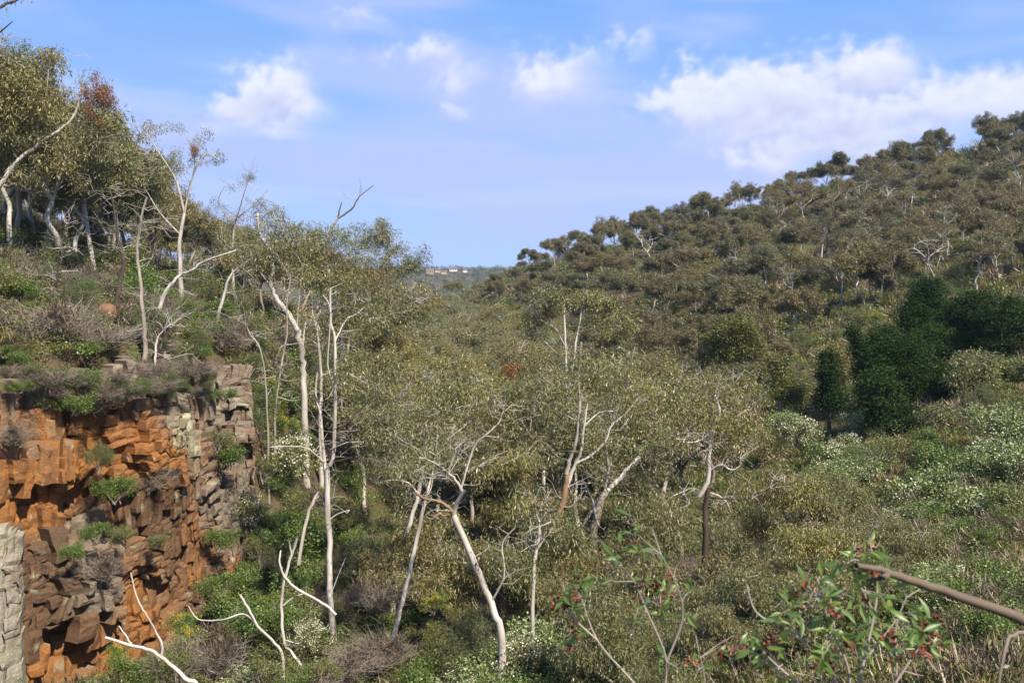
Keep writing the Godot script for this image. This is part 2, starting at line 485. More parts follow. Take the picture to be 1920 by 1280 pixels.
# A whole tree of its own making, h metres tall, standing at the origin.
func grown_tree(s: int, h: float, sp: String, col: Array, o := {}) -> Node3D:
	var r := rg(s)
	var wood := Geo.new()
	var twigs := Geo.new()
	var cg := Geo.new()
	var fork := h * r.randf_range(o.get("fork", 0.38) - 0.08, o.get("fork", 0.38) + 0.1)
	var lean: Vector3 = Vector3(r.randfn(), 0, r.randfn()) * h * o.get("lean", 0.05)
	var pts := [Vector3(0, -0.6, 0)]
	var rad := [h * 0.017]
	for k in range(1, 5):
		var t := k / 4.0
		pts.append(Vector3(lean.x * t * t, fork * t, lean.z * t * t) + Vector3(r.randfn(), 0, r.randfn()) * h * 0.012)
		rad.append(h * lerpf(0.0145, 0.0105, t))
	var sm := smooth(pts, rad, 3)
	wood.tube(sm[0], sm[1], o.get("sides", 6), col[0], col[1], noise)
	var nodes: Array = sm[0].slice(6)
	var k_limbs := r.randi_range(3, 5)
	var crowns := []
	var spread: float = o.get("spread", 1.0)
	var a0 := r.randf() * TAU
	for k in k_limbs:
		var start: Vector3 = pts[4] if k < 2 else pts[r.randi_range(3, 4)]
		var a := a0 + TAU * k / k_limbs + r.randf_range(-0.4, 0.4)
		var out := Vector3(cos(a), 0, sin(a)) * spread
		var len := h * r.randf_range(0.26, 0.42) * (1.15 if k == 0 else 1.0)
		var tilt := r.randf_range(0.25, 0.75) if k > 0 else 0.12
		var lp := [start]
		var lr := [h * 0.0085]
		var dirv := (out * tilt + Vector3.UP).normalized()
		for q in range(1, 5):
			dirv = (dirv + Vector3(r.randfn(), r.randfn() * 0.5 + 0.15, r.randfn()) * 0.26).normalized()
			lp.append(lp[-1] + dirv * len / 4.0)
			lr.append(h * lerpf(0.0085, 0.0038, q / 4.0))
		var ls := smooth(lp, lr, 3)
		wood.tube(ls[0], ls[1], 5, col[0], col[1], noise)
		nodes.append_array(ls[0])
		crowns.append(lp[-1])
		for q in 2:
			var b0: Vector3 = lp[r.randi_range(2, 3)]
			var bd := (Vector3(r.randfn(), 0.5, r.randfn()) + out * 0.7).normalized()
			var bl := h * r.randf_range(0.12, 0.24)
			var b1 := b0 + bd * bl * 0.5
			var b2 := b1 + (bd + Vector3(r.randfn(), r.randfn() + 0.6, r.randfn()) * 0.4).normalized() * bl * 0.5
			var bs := smooth([b0, b1, b2], [h * 0.005, h * 0.0035, h * 0.002], 2)
			wood.tube(bs[0], bs[1], 4, col[0], col[1], noise)
			nodes.append_array(bs[0])
			crowns.append(b2)
	var size: float = o.get("size", 1.0)
	for c: Vector3 in crowns:
		var cr: float = h * r.randf_range(0.085, 0.14) * o.get("crown", 1.0)
		var count := int(o.get("dens", 1.0) * cr * cr * 3.14 * o.get("per", 4.0))
		var tips := []
		fill(cg, sp, c, Vector3(cr, cr * o.get("flat", 0.6), cr), count, r, size, 0.5, o.get("gaps", 0.25), tips, s % 8)
		for q in tips.size():
			if q % int(o.get("every", 3)) == 0:
				var best := 1e9
				var at: Vector3 = nodes[0]
				for nn: Vector3 in nodes:
					var e := nn.distance_squared_to(tips[q])
					if e < best:
						best = e
						at = nn
				twig(twigs, at, tips[q], h * 0.0022, col[0], col[1], r)
	for k in int(o.get("bare", 6)):
		var at: Vector3 = nodes[r.randi_range(nodes.size() / 5, nodes.size() - 1)]
		var e := at + Vector3(r.randfn(), r.randf_range(-0.1, 1.2), r.randfn()).normalized() * h * r.randf_range(0.08, 0.2)
		twig(twigs, at, e, h * o.get("thick", 0.0034), col[0], col[1], r)
		twig(twigs, at.lerp(e, 0.6), e + Vector3(r.randfn(), r.randfn() + 0.3, r.randfn()) * h * 0.03, h * 0.0018, col[0], col[1], r)
	var t := Node3D.new()
	part("trunk", wood.mesh(), bark, t)
	if twigs.v.size(): part("twigs", twigs.mesh(), bark, t).set_meta("kind", "stuff")
	if cg.v.size(): leafpart("crown", cg, t)
	return t

# A bush: stems and a crown of leaf clumps, with flowers if asked for; radius 1, standing at the origin.
func grown_bush(s: int, sp: String, clumps: int, tall: float, o := {}) -> Node3D:
	var r := rg(s)
	var wood := Geo.new()
	var cg := Geo.new()
	var fg := Geo.new()
	var lumps := int(o.get("lumps", 6))
	for k in lumps:
		var a := r.randf() * TAU
		var rr := 0.62 * sqrt(r.randf())
		var c := Vector3(cos(a) * rr, tall * r.randf_range(0.38, 0.78) * (1.0 - 0.35 * rr), sin(a) * rr)
		var q := Vector3(0.46, 0.36 * tall, 0.46) * r.randf_range(0.75, 1.2)
		var tips := []
		fill(cg, sp, c, q, clumps / lumps, r, o.get("size", 0.6), 0.5, o.get("gaps", 0.15), tips)
		var b0 := Vector3(r.randfn() * 0.08, -0.15, r.randfn() * 0.08)
		wood.tube([b0, b0.lerp(c, 0.5) + Vector3(r.randfn(), 0, r.randfn()) * 0.06, c], [0.03, 0.022, 0.012], 4, GREY_A, DARK_A, noise)
		for k2 in tips.size():
			if k2 % 6 == 0:
				twig(wood, b0.lerp(c, r.randf_range(0.5, 1.0)), tips[k2], 0.012, GREY_A, GREY_B, r)
			if o.has("flower") and r.randf() < o.get("bloom", 0.6):
				var up: Vector3 = tips[k2] + (tips[k2] - c).normalized() * 0.12
				fg.quads(Transform3D(Basis(Vector3.UP, r.randf() * TAU).scaled(Vector3.ONE * o.get("size", 0.6)), up), TM["%s%d" % [o.flower, r.randi() % 3]], 0)
	for k in int(o.get("bare", 0)):
		var a := r.randf() * TAU
		var e := Vector3(cos(a) * r.randf_range(0.5, 1.2), tall * r.randf_range(0.3, 1.1), sin(a) * r.randf_range(0.5, 1.2))
		var b0 := Vector3(r.randfn() * 0.15, 0, r.randfn() * 0.15)
		twig(wood, b0, e, 0.014, PALE_B, GREY_B, r)
		for q in 3:
			twig(wood, b0.lerp(e, r.randf_range(0.4, 0.9)), e + Vector3(r.randfn(), r.randfn() * 0.5, r.randfn()) * 0.35, 0.008, PALE_B, GREY_B, r)
	var t := Node3D.new()
	part("stem", wood.mesh(), bark, t)
	if cg.v.size(): leafpart("foliage", cg, t)
	if fg.v.size(): leafpart("blossom", fg, t)
	return t


# ---------------------------------------------------------------- cliff
const BUMPS := [  # px, py, half width, half height, metres outwards
	[160, 1130, 60, 55, 0.75], [150, 1215, 60, 35, -0.55], [195, 975, 75, 70, -0.75], [215, 870, 45, 60, -0.35],
	[60, 880, 70, 35, 0.5], [60, 945, 60, 25, -0.35], [330, 850, 60, 70, 0.35], [200, 770, 90, 60, -0.3], [280, 725, 60, 40, 0.15], [80, 760, 60, 40, 0.3],
	[70, 1090, 70, 50, 0.2], [260, 1160, 40, 90, -0.4], [330, 980, 50, 60, 0.2], [160, 810, 30, 40, -0.4], [110, 1000, 25, 40, 0.35],
]
const TONES := [  # px, py, half width, half height, tone (0 orange, 1 dark brown, 2 grey, 3 pale lichen)
	[180, 790, 90, 70, 0], [60, 890, 90, 60, 0], [140, 900, 60, 60, 0], [300, 860, 60, 40, 0], [370, 1000, 30, 60, 0], [250, 1150, 50, 90, 0], [150, 1230, 70, 40, 0], [30, 970, 60, 40, 0], [30, 1265, 60, 30, 0],
	[70, 1080, 80, 60, 1], [60, 1180, 90, 50, 1], [320, 930, 60, 50, 1], [330, 1000, 40, 60, 1],
	[90, 730, 120, 35, 2], [320, 730, 60, 50, 2], [60, 850, 60, 20, 2], [165, 1110, 50, 40, 2], [190, 1030, 60, 40, 2], [420, 740, 60, 60, 2], [430, 950, 50, 70, 2], [250, 690, 90, 30, 2],
	[345, 815, 25, 30, 3], [368, 855, 14, 30, 3], [125, 800, 20, 12, 3],
]

func tone(p: Vector3, r: RandomNumberGenerator) -> Color:
	var cols := [Color(0.43, 0.19, 0.062), Color(0.165, 0.105, 0.068), Color(0.31, 0.265, 0.215), Color(0.55, 0.54, 0.38)]
	var q := screen(p)
	var w := [0.16, 0.22, 0.14, 0.0]
	for t in TONES:
		var e: float = pow((q.x - t[0]) / t[2], 2) + pow((q.y - t[1]) / t[3], 2)
		w[t[4]] += exp(-e) * 1.3
	for k in 4:
		w[k] = pow(w[k] * exp(r.randfn() * 0.35), 1.7)
	var total: float = w[0] + w[1] + w[2] + w[3]
	var c := Color(0, 0, 0)
	for k in 4:
		c += cols[k] * (pow(w[k] / total, 1.0))
	return c

func cliff(called: String, label: String, path: Array, outward: Vector3, bottom: float, top: float, s: int, opt := {}) -> void:
	# path: [[x, depth], ...]; beds of jointed blocks, each a stone of its own
	var r := rg(s)
	var at := Vector3(path[0][0], bottom, -path[0][1])
	var t := thing(called, at, label, "cliff" if called == "rock_cliff" else "rock outcrop")
	var acc := [0.0]
	for k in path.size() - 1:
		acc.append(acc[-1] + Vector2(path[k + 1][0] - path[k][0], path[k + 1][1] - path[k][1]).length())
	var total: float = acc[-1]
	var n := outward.normalized()
	var tilt: float = opt.get("tilt", 0.03)
	var spot := func(u: float, v: float) -> Vector3:
		var k := 0
		while k < path.size() - 2 and u > acc[k + 1]:
			k += 1
		var f: float = (u - acc[k]) / (acc[k + 1] - acc[k])
		return Vector3(lerpf(path[k][0], path[k + 1][0], f), v + tilt * (u - total * 0.5), -lerpf(path[k][1], path[k + 1][1], f))
	var warp := func(u: float, v: float) -> Vector3:
		return spot.call(u + 0.5 * noise.get_noise_2d(u * 1.6, v * 2.4), v + 0.6 * noise.get_noise_2d(u * 1.8 + 90.0, v * 1.6))
	var macro := func(p: Vector3) -> float:
		var o := 0.7 * noise.get_noise_3d(p.x * 2.6, p.y * 1.3, p.z * 2.6) + 0.22 * fine.get_noise_3d(p.x * 12.0, p.y * 4.0, p.z * 12.0)
		if opt.get("bumps", true):
			var q := screen(p)
			for b in BUMPS:
				var e: float = pow((q.x - b[0]) / b[2], 2) + pow((q.y - b[1]) / b[3], 2)
				if e < 4.0:
					o += 1.4 * b[4] * (1.0 - smoothstep(0.4, 1.7, e))
		return o - opt.get("batter", 0.045) * maxf(0.0, p.y - bottom) - 0.45 * maxf(0.0, p.y - (top - 2.2))
	var stones := []
	var wide: float = opt.get("wide", 1.0)
	var panel := 0.0
	while panel < total:   # upright panels between master joints, each with beds of its own
		var pw := minf(r.randf_range(1.0, 3.2) * wide, total - panel + 0.01)
		var push := r.randfn() * 0.16
		var column := r.randf() < 0.5
		var v := bottom - r.randf() * 0.5
		while v < top + 0.7:
			var th := (r.randf_range(0.7, 1.9) if column or r.randf() < 0.25 else r.randf_range(0.22, 0.75)) * wide
			var u := panel
			var bed := push + r.randfn() * 0.05
			var joint := r.randf_range(0.28, 0.6) * (0.8 if th > 0.8 else 1.8) * wide
			while u < panel + pw:
				var w := minf(joint * r.randf_range(0.5, 1.9), panel + pw - u + 0.02)
				var splits := [[v, v + th]]
				if th > 0.5 and r.randf() < 0.5:
					var m := v + th * r.randf_range(0.3, 0.7)
					splits = [[v, m], [m, v + th]]
				for sp in splits:
					var crest: float = top - 0.3 + 1.3 * noise.get_noise_2d(u * 3.0, s * 31.0) + 0.6 * fine.get_noise_2d(u * 14.0, s * 7.0)
					if sp[0] < crest:
						stones.append([u, w, sp[0], minf(sp[1], crest + 0.35), bed + r.randfn() * 0.05 + (0.22 if r.randf() < 0.08 else 0.0) - (0.28 if r.randf() < 0.08 else 0.0)])
				u += w
			v += th
		panel += pw
	# the biggest 290 are stones of their own, the rest one mass
	stones.sort_custom(func(a, b): return a[1] * (a[3] - a[2]) > b[1] * (b[3] - b[2]))
	var rest := Geo.new()
	for k in stones.size():
		var q: Array = stones[k]
		var mid: Vector3 = warp.call(q[0] + q[1] * 0.5, (q[2] + q[3]) * 0.5)
		var off: float = macro.call(mid) + q[4]
		var col := tone(mid, r) if not opt.get("pale", false) else Color(0.50, 0.47, 0.36).lerp(Color(0.40, 0.35, 0.30), r.randf())
		var g: Geo = Geo.new() if k < 290 else rest
		var org: Vector3 = mid if k < 290 else at
		var nu := clampi(int(q[1] / 0.14), 2, 6)
		var nv := clampi(int((q[3] - q[2]) / 0.14), 2, 6)
		var skew := r.randfn() * 0.09
		var rise := r.randfn() * 0.13
		var tip := Vector2(r.randfn() * 0.07, r.randfn() * 0.05)
		var grid := []
		for b in nv + 1:
			for a in nu + 1:
				var fu := float(a) / nu
				var fv := float(b) / nv
				var eu: float = minf(fu, 1 - fu) * q[1]
				var ev: float = minf(fv, 1 - fv) * (q[3] - q[2])
				var uu: float = q[0] + lerpf(-0.012, q[1] + 0.012, fu) + skew * (fv - 0.5)
				var vv: float = lerpf(q[2] - 0.01, q[3] + 0.01, fv) + rise * (fu - 0.5) * q[1]
				var p: Vector3 = warp.call(uu, vv)
				var edge := 0.05 * (1.0 - clampf(minf(eu, ev) / 0.05, 0.0, 1.0))
				var crag := 0.10 * fine.get_noise_3d(p.x * 22.0, p.y * 22.0, p.z * 22.0) + 0.09 * absf(noise.get_noise_3d(p.x * 16.0, p.y * 30.0, p.z * 16.0))
				p += n * (off + crag - edge + tip.x * (fu - 0.5) + tip.y * (fv - 0.5))
				p += Vector3(fine.get_noise_3d(p.y * 30.0, p.x * 30.0, 3.0), fine.get_noise_3d(p.x * 30.0, p.y * 30.0, 9.0), 0) * 0.035
				grid.append(p)
		var faces := []
		for b in nv:
			for a in nu:
				var i0 := b * (nu + 1) + a
				if (a + b) % 2:
					faces.append([grid[i0], grid[i0 + nu + 1], grid[i0 + 1]])
					faces.append([grid[i0 + 1], grid[i0 + nu + 1], grid[i0 + nu + 2]])
				else:
					faces.append([grid[i0], grid[i0 + nu + 1], grid[i0 + nu + 2]])
					faces.append([grid[i0], grid[i0 + nu + 2], grid[i0 + 1]])
		var ring := []
		for a in nu: ring.append(grid[a])
		for b in nv: ring.append(grid[b * (nu + 1) + nu])
		for a in nu: ring.append(grid[nv * (nu + 1) + nu - a])
		for b in nv: ring.append(grid[(nv - b) * (nu + 1)])
		for a in ring.size():
			var p0: Vector3 = ring[a]
			var p1: Vector3 = ring[(a + 1) % ring.size()]
			var back: Vector3 = -n * 0.8
			faces.append([p0, p1, p1 + back])
			faces.append([p0, p1 + back, p0 + back])
		for f in faces:
			var fn: Vector3 = (f[2] - f[0]).cross(f[1] - f[0]).normalized()
			if fn.dot(n) < -0.2: fn = -fn
			for p: Vector3 in f:
				g.i.append(g.v.size())
				g.v.append(p - org)
				g.n.append(fn)
				var st := fine.get_noise_3d(p.x * 12.0, p.y * 5.0, p.z * 12.0)
				var cc := col.lerp(Color(0.20, 0.125, 0.08), smoothstep(0.12, 0.3, st) * 0.45)
				var li := noise.get_noise_3d(p.x * 14.0 + 40.0, p.y * 14.0, p.z * 14.0)
				g.c.append(cc.lerp(Color(0.46, 0.45, 0.32), smoothstep(0.42 - opt.get("lichen", 0.0), 0.5 - opt.get("lichen", 0.0) * 0.8, li) * 0.8))
		if k < 290:
			var o := part("stone", g.mesh(), rock, t)
			o.position = mid - at
	if rest.v.size():
		var o := part("small_stones", rest.mesh(), rock, t)
		o.set_meta("kind", "stuff")
	# solid rock behind the joints
	var core := Geo.new()
	var cu := maxi(4, int(total / 0.8))
	var cv := maxi(4, int((top - bottom) / 0.8))
	for b in cv + 1:
		for a in cu + 1:
			var p: Vector3 = spot.call(total * a / cu, lerpf(bottom - 1.0, top - 0.35, float(b) / cv))
			p += n * (macro.call(p) - 0.7)
			core.v.append(p - at)
			core.n.append(n)
			core.c.append(Color(0.25, 0.16, 0.10))
	for b in cv:
		for a in cu:
			var i0 := b * (cu + 1) + a
			core.i.append_array([i0, i0 + cu + 1, i0 + 1, i0 + 1, i0 + cu + 1, i0 + cu + 2])
	part("bedrock", core.mesh(), rock, t)

# ---------------------------------------------------------------- the scene
func _ready() -> void:
	noise.seed = 3
	noise.frequency = 0.09
	noise.fractal_octaves = 4
	fine.seed = 8
	fine.frequency = 0.06
	fine.fractal_octaves = 3
	# camera
	var cam := Camera3D.new()
	cam.name = "camera"
	add_child(cam)
	cam.basis = cam_basis
	var lens := CameraAttributesPhysical.new()
	lens.frustum_focal_length = 34.0
	lens.exposure_aperture = 4.5
	lens.frustum_focus_distance = 60.0
	lens.frustum_near = 0.05
	lens.frustum_far = 4000.0
	cam.attributes = lens
	cam.fov = rad_to_deg(2.0 * atan(640.0 / F))
	cam.far = 4000.0
	cam.current = true
	# sky and sun
	var env := Environment.new()
	env.background_mode = Environment.BG_SKY
	env.tonemap_mode = Environment.TONE_MAPPER_LINEAR
	env.tonemap_exposure = 1.85
	env.sdfgi_enabled = true
	env.ssao_enabled = true
	env.ssil_enabled = true
	var sky := Sky.new()
	var pan := PanoramaSkyMaterial.new()
	pan.panorama = build_sky()
	env.background_energy_multiplier = 0.61
	sky.sky_material = pan
	env.sky = sky
	env.fog_enabled = true
	env.fog_density = 0.00011
	env.fog_light_color = Color(0.74, 0.82, 0.95)
	var we := WorldEnvironment.new()
	we.name = "environment"
	we.environment = env
	add_child(we)
	var sun := DirectionalLight3D.new()
	sun.name = "sun"
	sun.light_energy = 1.6
	sun.light_color = Color(1.0, 0.95, 0.86)
	sun.light_angular_distance = 0.5
	sun.shadow_enabled = true
	add_child(sun)
	var el := deg_to_rad(50.0)
	var az := deg_to_rad(38.0)   # behind the camera, to its right
	sun.look_at_from_position(Vector3(sin(az) * cos(el), sin(el), cos(az) * cos(el)) * 50.0, Vector3.ZERO)
	# materials
	bark = StandardMaterial3D.new()
	bark.vertex_color_use_as_albedo = true
	bark.roughness = 0.85
	bark.metallic_specular = 0.3
	bark.uv1_triplanar = true
	bark.uv1_scale = Vector3(9, 2.5, 9)
	bark.albedo_texture = noise_tex(0.025, 5, 0.86, 1.0, 33)
	bark.heightmap_enabled = true
	bark.heightmap_texture = bark.albedo_texture
	bark.heightmap_scale = 0.8
	leaf = StandardMaterial3D.new()
	leaf.vertex_color_use_as_albedo = true
	leaf.roughness = 0.45
	leaf.metallic_specular = 0.5
	leaf.cull_mode = BaseMaterial3D.CULL_DISABLED
	leaf.backlight_enabled = true
	leaf.backlight = Color(0.62, 0.65, 0.4)
	matt_leaf = leaf.duplicate()
	matt_leaf.roughness = 0.75
	matt_leaf.metallic_specular = 0.25
	rock = StandardMaterial3D.new()
	rock.vertex_color_use_as_albedo = true
	rock.roughness = 0.9
	rock.metallic_specular = 0.25
	rock.albedo_texture = noise_tex(0.03, 5, 0.62, 1.0, 21)
	rock.uv1_triplanar = true
	rock.uv1_world_triplanar = true
	rock.uv1_scale = Vector3.ONE * 0.7
	rock.heightmap_enabled = true
	rock.heightmap_texture = rock.albedo_texture
	rock.heightmap_scale = 5.0
	quad_index.resize(1200000)
	for k in 200000:
		var b := k * 6
		quad_index[b] = k * 4
		quad_index[b + 1] = k * 4 + 2
		quad_index[b + 2] = k * 4 + 1
		quad_index[b + 3] = k * 4
		quad_index[b + 4] = k * 4 + 3
		quad_index[b + 5] = k * 4 + 2
	make_templates()
	build_terrain()
	print("terrain ", Time.get_ticks_msec())
	build_cliffs()
	print("cliff ", Time.get_ticks_msec())
	build_forest()
	print("forest ", Time.get_ticks_msec())
	build_drawn_trees()
	print("drawn ", Time.get_ticks_msec())
	build_bushes()
	build_undergrowth()
	print("bushes ", Time.get_ticks_msec())
	build_far_ridge()
	build_foreground()
	print("done ", Time.get_ticks_msec())

func build_cliffs() -> void:
	cliff("rock_cliff", "tall jointed cliff of orange and brown rock with grassy ledges", [[-25.2, 31], [-21.5, 38], [-18.3, 42.5], [-15.5, 50]], Vector3(0.894, 0, 0.447), -20.0, -4.9, 1)
	cliff("rock_outcrop", "knobbly grey rocks standing beside the top end of the cliff", [[-17.6, 51.0], [-16.3, 52.0], [-14.8, 53.2]], Vector3(0.6, 0, 0.8), -9.3, -5.0, 2, {"bumps": false, "wide": 0.8, "lichen": 0.12})
	cliff("rock_outcrop", "small grey rock buttress below the white-flowering shrub", [[-16.7, 50.5], [-15.5, 50.9], [-14.4, 52.2]], Vector3(0.5, 0, 0.86), -18.2, -10.6, 3, {"bumps": false, "wide": 0.9, "lichen": 0.08})
	cliff("rock_pillar", "pale lichen-covered rock pillar in front of the orange cliff", [[-22.3, 37.0], [-21.6, 36.1], [-20.8, 35.8], [-20.3, 36.1], [-20.0, 37.0]], Vector3(0.35, 0, 0.94), -19.0, -10.2, 4, {"bumps": false, "wide": 1.25, "lichen": 0.3, "pale": true, "batter": 0.03})
	# a rounded boulder on the slope above the cliff
	var g := SphereMesh.new()
	g.radius = 0.62
	g.height = 1.2
	g.radial_segments = 24
	g.rings = 14
	var arr := g.get_mesh_arrays()
	var geo := Geo.new()
	for k in arr[Mesh.ARRAY_VERTEX].size():
		var p: Vector3 = arr[Mesh.ARRAY_VERTEX][k]
		p *= 1.0 + 0.16 * noise.get_noise_3d(p.x * 9.0, p.y * 9.0, p.z * 9.0)
		geo.v.append(p)
		geo.n.append(arr[Mesh.ARRAY_NORMAL][k])
		geo.c.append(Color(0.33, 0.185, 0.115).lerp(Color(0.24, 0.14, 0.09), clampf(0.5 + fine.get_noise_3d(p.x * 40, p.y * 40, p.z * 40), 0, 1)))
	geo.i = arr[Mesh.ARRAY_INDEX]
	var b := part("boulder", geo.mesh(), rock, self)
	b.position = G(200, 51.5) + Vector3(0, 0.4, 0)
	tag(b, "rounded reddish-brown boulder on the brushy slope above the cliff", "boulder")

func build_forest() -> void:
	var r := rg(77)
	var far := []
	for k in 12:
		far.append(grown_tree(300 + k, 10.0, "far", [PALE_A, PALE_B] if k % 3 else [GREY_A, GREY_B], {"size": 0.68, "per": 19.0, "dens": 1.0 if k % 3 else 0.5, "flat": 0.8, "gaps": 0.36, "sides": 5, "every": 7, "fork": 0.31, "lean": 0.09, "crown": 1.1, "spread": 1.35, "bare": 16}))
	var mid := []
	for k in 9:
		mid.append(grown_tree(340 + k, 12.0, "mid", [PALE_A, PALE_B] if k % 3 else [GREY_A, GREY_B], {"size": 0.9, "per": 15.0, "dens": 1.0, "flat": 0.7, "gaps": 0.42, "every": 4, "fork": 0.36, "lean": 0.1, "crown": 1.1, "thick": 0.0046, "bare": 70, "spread": 1.25}))
	var near := []
	for k in 6:
		near.append(grown_tree(360 + k, 8.0, "near", [PALE_A, PALE_B] if k % 2 else [GREY_A, GREY_B], {"size": 1.0, "per": 24.0, "flat": 0.8, "gaps": 0.42, "every": 4, "fork": 0.36, "lean": 0.14, "crown": 1.2, "bare": 50, "spread": 1.5}))
	var dead := []
	for k in 3:
		dead.append(grown_tree(380 + k, 10.0, "far", [Color(0.62, 0.58, 0.53), PALE_A], {"dens": 0.0, "bare": 26, "fork": 0.36, "lean": 0.1, "spread": 1.5}))
	var slim := []
	for k in 4:
		slim.append(grown_tree(390 + k, 12.0, "far", [Color(0.60, 0.57, 0.53), PALE_B], {"size": 0.65, "per": 14.0, "dens": 0.32, "flat": 0.7, "fork": 0.42, "lean": 0.05, "spread": 0.8, "bare": 22, "every": 3}))
	var hill := ["brown-green gum tree with pale forked trunk on the wooded hillside", "slender gum tree with umbrella-shaped crown on the wooded hillside", "olive-brown spreading gum tree on the wooded hillside"]
	var count := 0
	# the far hillside
	var d := 106.0
	while d < 296.0:
		var step := lerpf(6.4, 9.6, (d - 106.0) / 190.0)
		var x := lin(XR, d) + 4.0
		while x < 0.58 * d + 10.0:
			var q := Vector3(x + r.randf_range(-0.45, 0.45) * step, 0, -d - r.randf_range(-0.45, 0.45) * step)
			x += step * 1.12
			q.y = H(q.x, q.z)
			var s := screen(q)
			if s.x < 800 or s.x > 1990 or (s.x > 1500 and -q.z < 128.0) or (s.x < 960 and -q.z > 265.0):
				continue
			var high := r.randf_range(0.75, 1.15)
			if s.x < 1000: high *= 0.8
			var sc := Vector3(1, r.randf_range(0.9, 1.15), 1) * high
			var ridge := -q.z > 245.0
			if r.randf() < 0.09 and not ridge:
				dup(dead[r.randi() % 3], "dead_gum_tree", q, r.randf() * TAU, sc * 0.9, "bare white dead gum tree among the hillside trees", "tree", "dead trees on the hillside")
			elif s.x > 1430 and -q.z < 225.0 and r.randf() < 0.4:
				dup(slim[absi(int(q.x)) % 4], "slim_gum_tree", q, r.randf() * TAU, sc, "slim pale-trunked sparse gum " + ["straight", "leaning", "forked", "twisted"][absi(int(q.x)) % 4] + " on the hillside " + around(q), "tree", "slim pale gums on the hillside")
			else:
				var k := r.randi() % far.size()
				dup(far[k], "hillside_gum_tree", q, r.randf() * TAU, sc, ["brown", "olive", "thin-crowned"][k % 3] + [" umbrella-shaped", " forked", " spreading", " leaning"][k / 3] + " gum tree on the skyline of the ridge" if ridge else ["brown", "olive", "thin-crowned"][k % 3] + [" umbrella-shaped", " forked", " spreading", " leaning"][k / 3] + " gum tree " + ("low" if q.y < -6.0 else "halfway up" if q.y < 10.0 else "high") + " on the wooded hillside" + (" above the dark evergreens" if s.x > 1600 else " above the rounded wattle" if s.x > 1300 else ""), "tree", "gum trees on the ridge skyline" if ridge else "gum trees covering the hillside")
			count += 1
		d += step
	print("hill trees ", count)
	# the valley
	count = 0
	d = 60.0
	var val := ["olive gum tree filling the valley floor", "khaki gum tree with pale bare branches in the valley", "grey-barked gum tree in the valley forest"]
	while d < 235.0:
		var x := -26.0 if d < 150 else lin(XR, d) - 26.0
		while x < lin(XR, d) + (9.0 if d < 105.0 else 3.0):
			var q := Vector3(x + r.randf_range(-2.5, 2.5), 0, -d - r.randf_range(-3, 3))
			x += 7.2
			q.y = H(q.x, q.z)
			var s := screen(q)
			if s.x < 640 or (d > 150 and s.x < 700) or s.x > 1340:
				continue
			var top := minf(15.0, (lerpf(660.0, 545.0, clampf((d - 60.0) / 120.0, 0, 1)) - 510.0) * -d / F - q.y + r.randf_range(-1.5, 1.0))
			if top < 6.0: continue
			var k := r.randi() % mid.size()
			dup(mid[k], "valley_gum_tree", q, r.randf() * TAU, Vector3.ONE * top / 12.5, ["olive", "khaki", "grey-barked", "pale-limbed", "yellow-green", "wide-crowned", "bronze", "dull green", "twiggy"][k] + " gum tree in the valley forest, " + ("behind the stout gum" if d < 85 else "deep inside" if d < 130 else "towards the gorge mouth") + (" by the hillside" if s.x > 1130 else " below the broad gum" if s.x < 830 else ""), "tree", "gum trees in the valley")
			count += 1
		d += 7.5
	print("valley trees ", count)
	# the slope above the cliff
	for p in [[20, 70, 1.25], [70, 84, 1.3], [110, 66, 1.2], [150, 78, 1.25], [210, 90, 1.15], [-40, 62, 1.2], [250, 82, 1.05], [300, 96, 1.0], [60, 105, 1.2], [160, 110, 1.2], [350, 92, 0.85], [395, 100, 0.85], [440, 92, 0.8], [470, 108, 0.8], [520, 96, 0.85], [560, 84, 0.9], [340, 120, 0.95], [420, 125, 0.85], [250, 125, 1.1], [30, 125, 1.2], [600, 92, 0.9], [650, 100, 0.95], [700, 92, 0.95], [540, 112, 0.75], [620, 118, 0.8], [740, 104, 0.9], [490, 80, 0.75], [10, 140, 1.1], [90, 138, 1.1], [130, 95, 1.1], [180, 142, 1.1], [280, 142, 1.0], [320, 108, 0.8], [380, 138, 0.9], [0, 95, 1.1], [450, 140, 0.8], [230, 108, 0.9], [500, 130, 0.75], [90, 118, 1.0], [200, 122, 0.9], [-20, 115, 1.1], [300, 130, 0.9], [150, 130, 0.9], [-30, 72, 1.3], [40, 76, 1.35], [95, 74, 1.3], [130, 84, 1.25], [180, 70, 1.1], [200, 80, 1.15], [10, 86, 1.3], [240, 96, 1.1], [290, 86, 0.95], [160, 92, 1.2], [-20, 128, 0.7], [30, 133, 0.7], [70, 128, 0.65], [110, 134, 0.7], [150, 146, 0.7], [190, 132, 0.65], [230, 138, 0.65], [270, 132, 0.6], [320, 146, 0.65], [50, 148, 0.7], [350, 134, 0.6], [400, 148, 0.6], [10, 112, 0.6], [130, 112, 0.6], [60, 94, 0.55], [180, 100, 0.55], [260, 112, 0.55], [100, 100, 0.5], [430, 116, 0.5], [370, 112, 0.5]]:
		var k := r.randi() % mid.size()
		dup(mid[k], "slope_gum_tree", G(p[0], p[1]), r.randf() * TAU, Vector3.ONE * p[2] * r.randf_range(0.92, 1.06), ["olive", "khaki", "grey-barked", "pale-limbed", "yellow-green", "wide-crowned", "bronze", "dull green", "twiggy"][k] + " gum tree on the slope " + around(G(p[0], p[1])), "tree", "gum trees on the slope above the cliff")
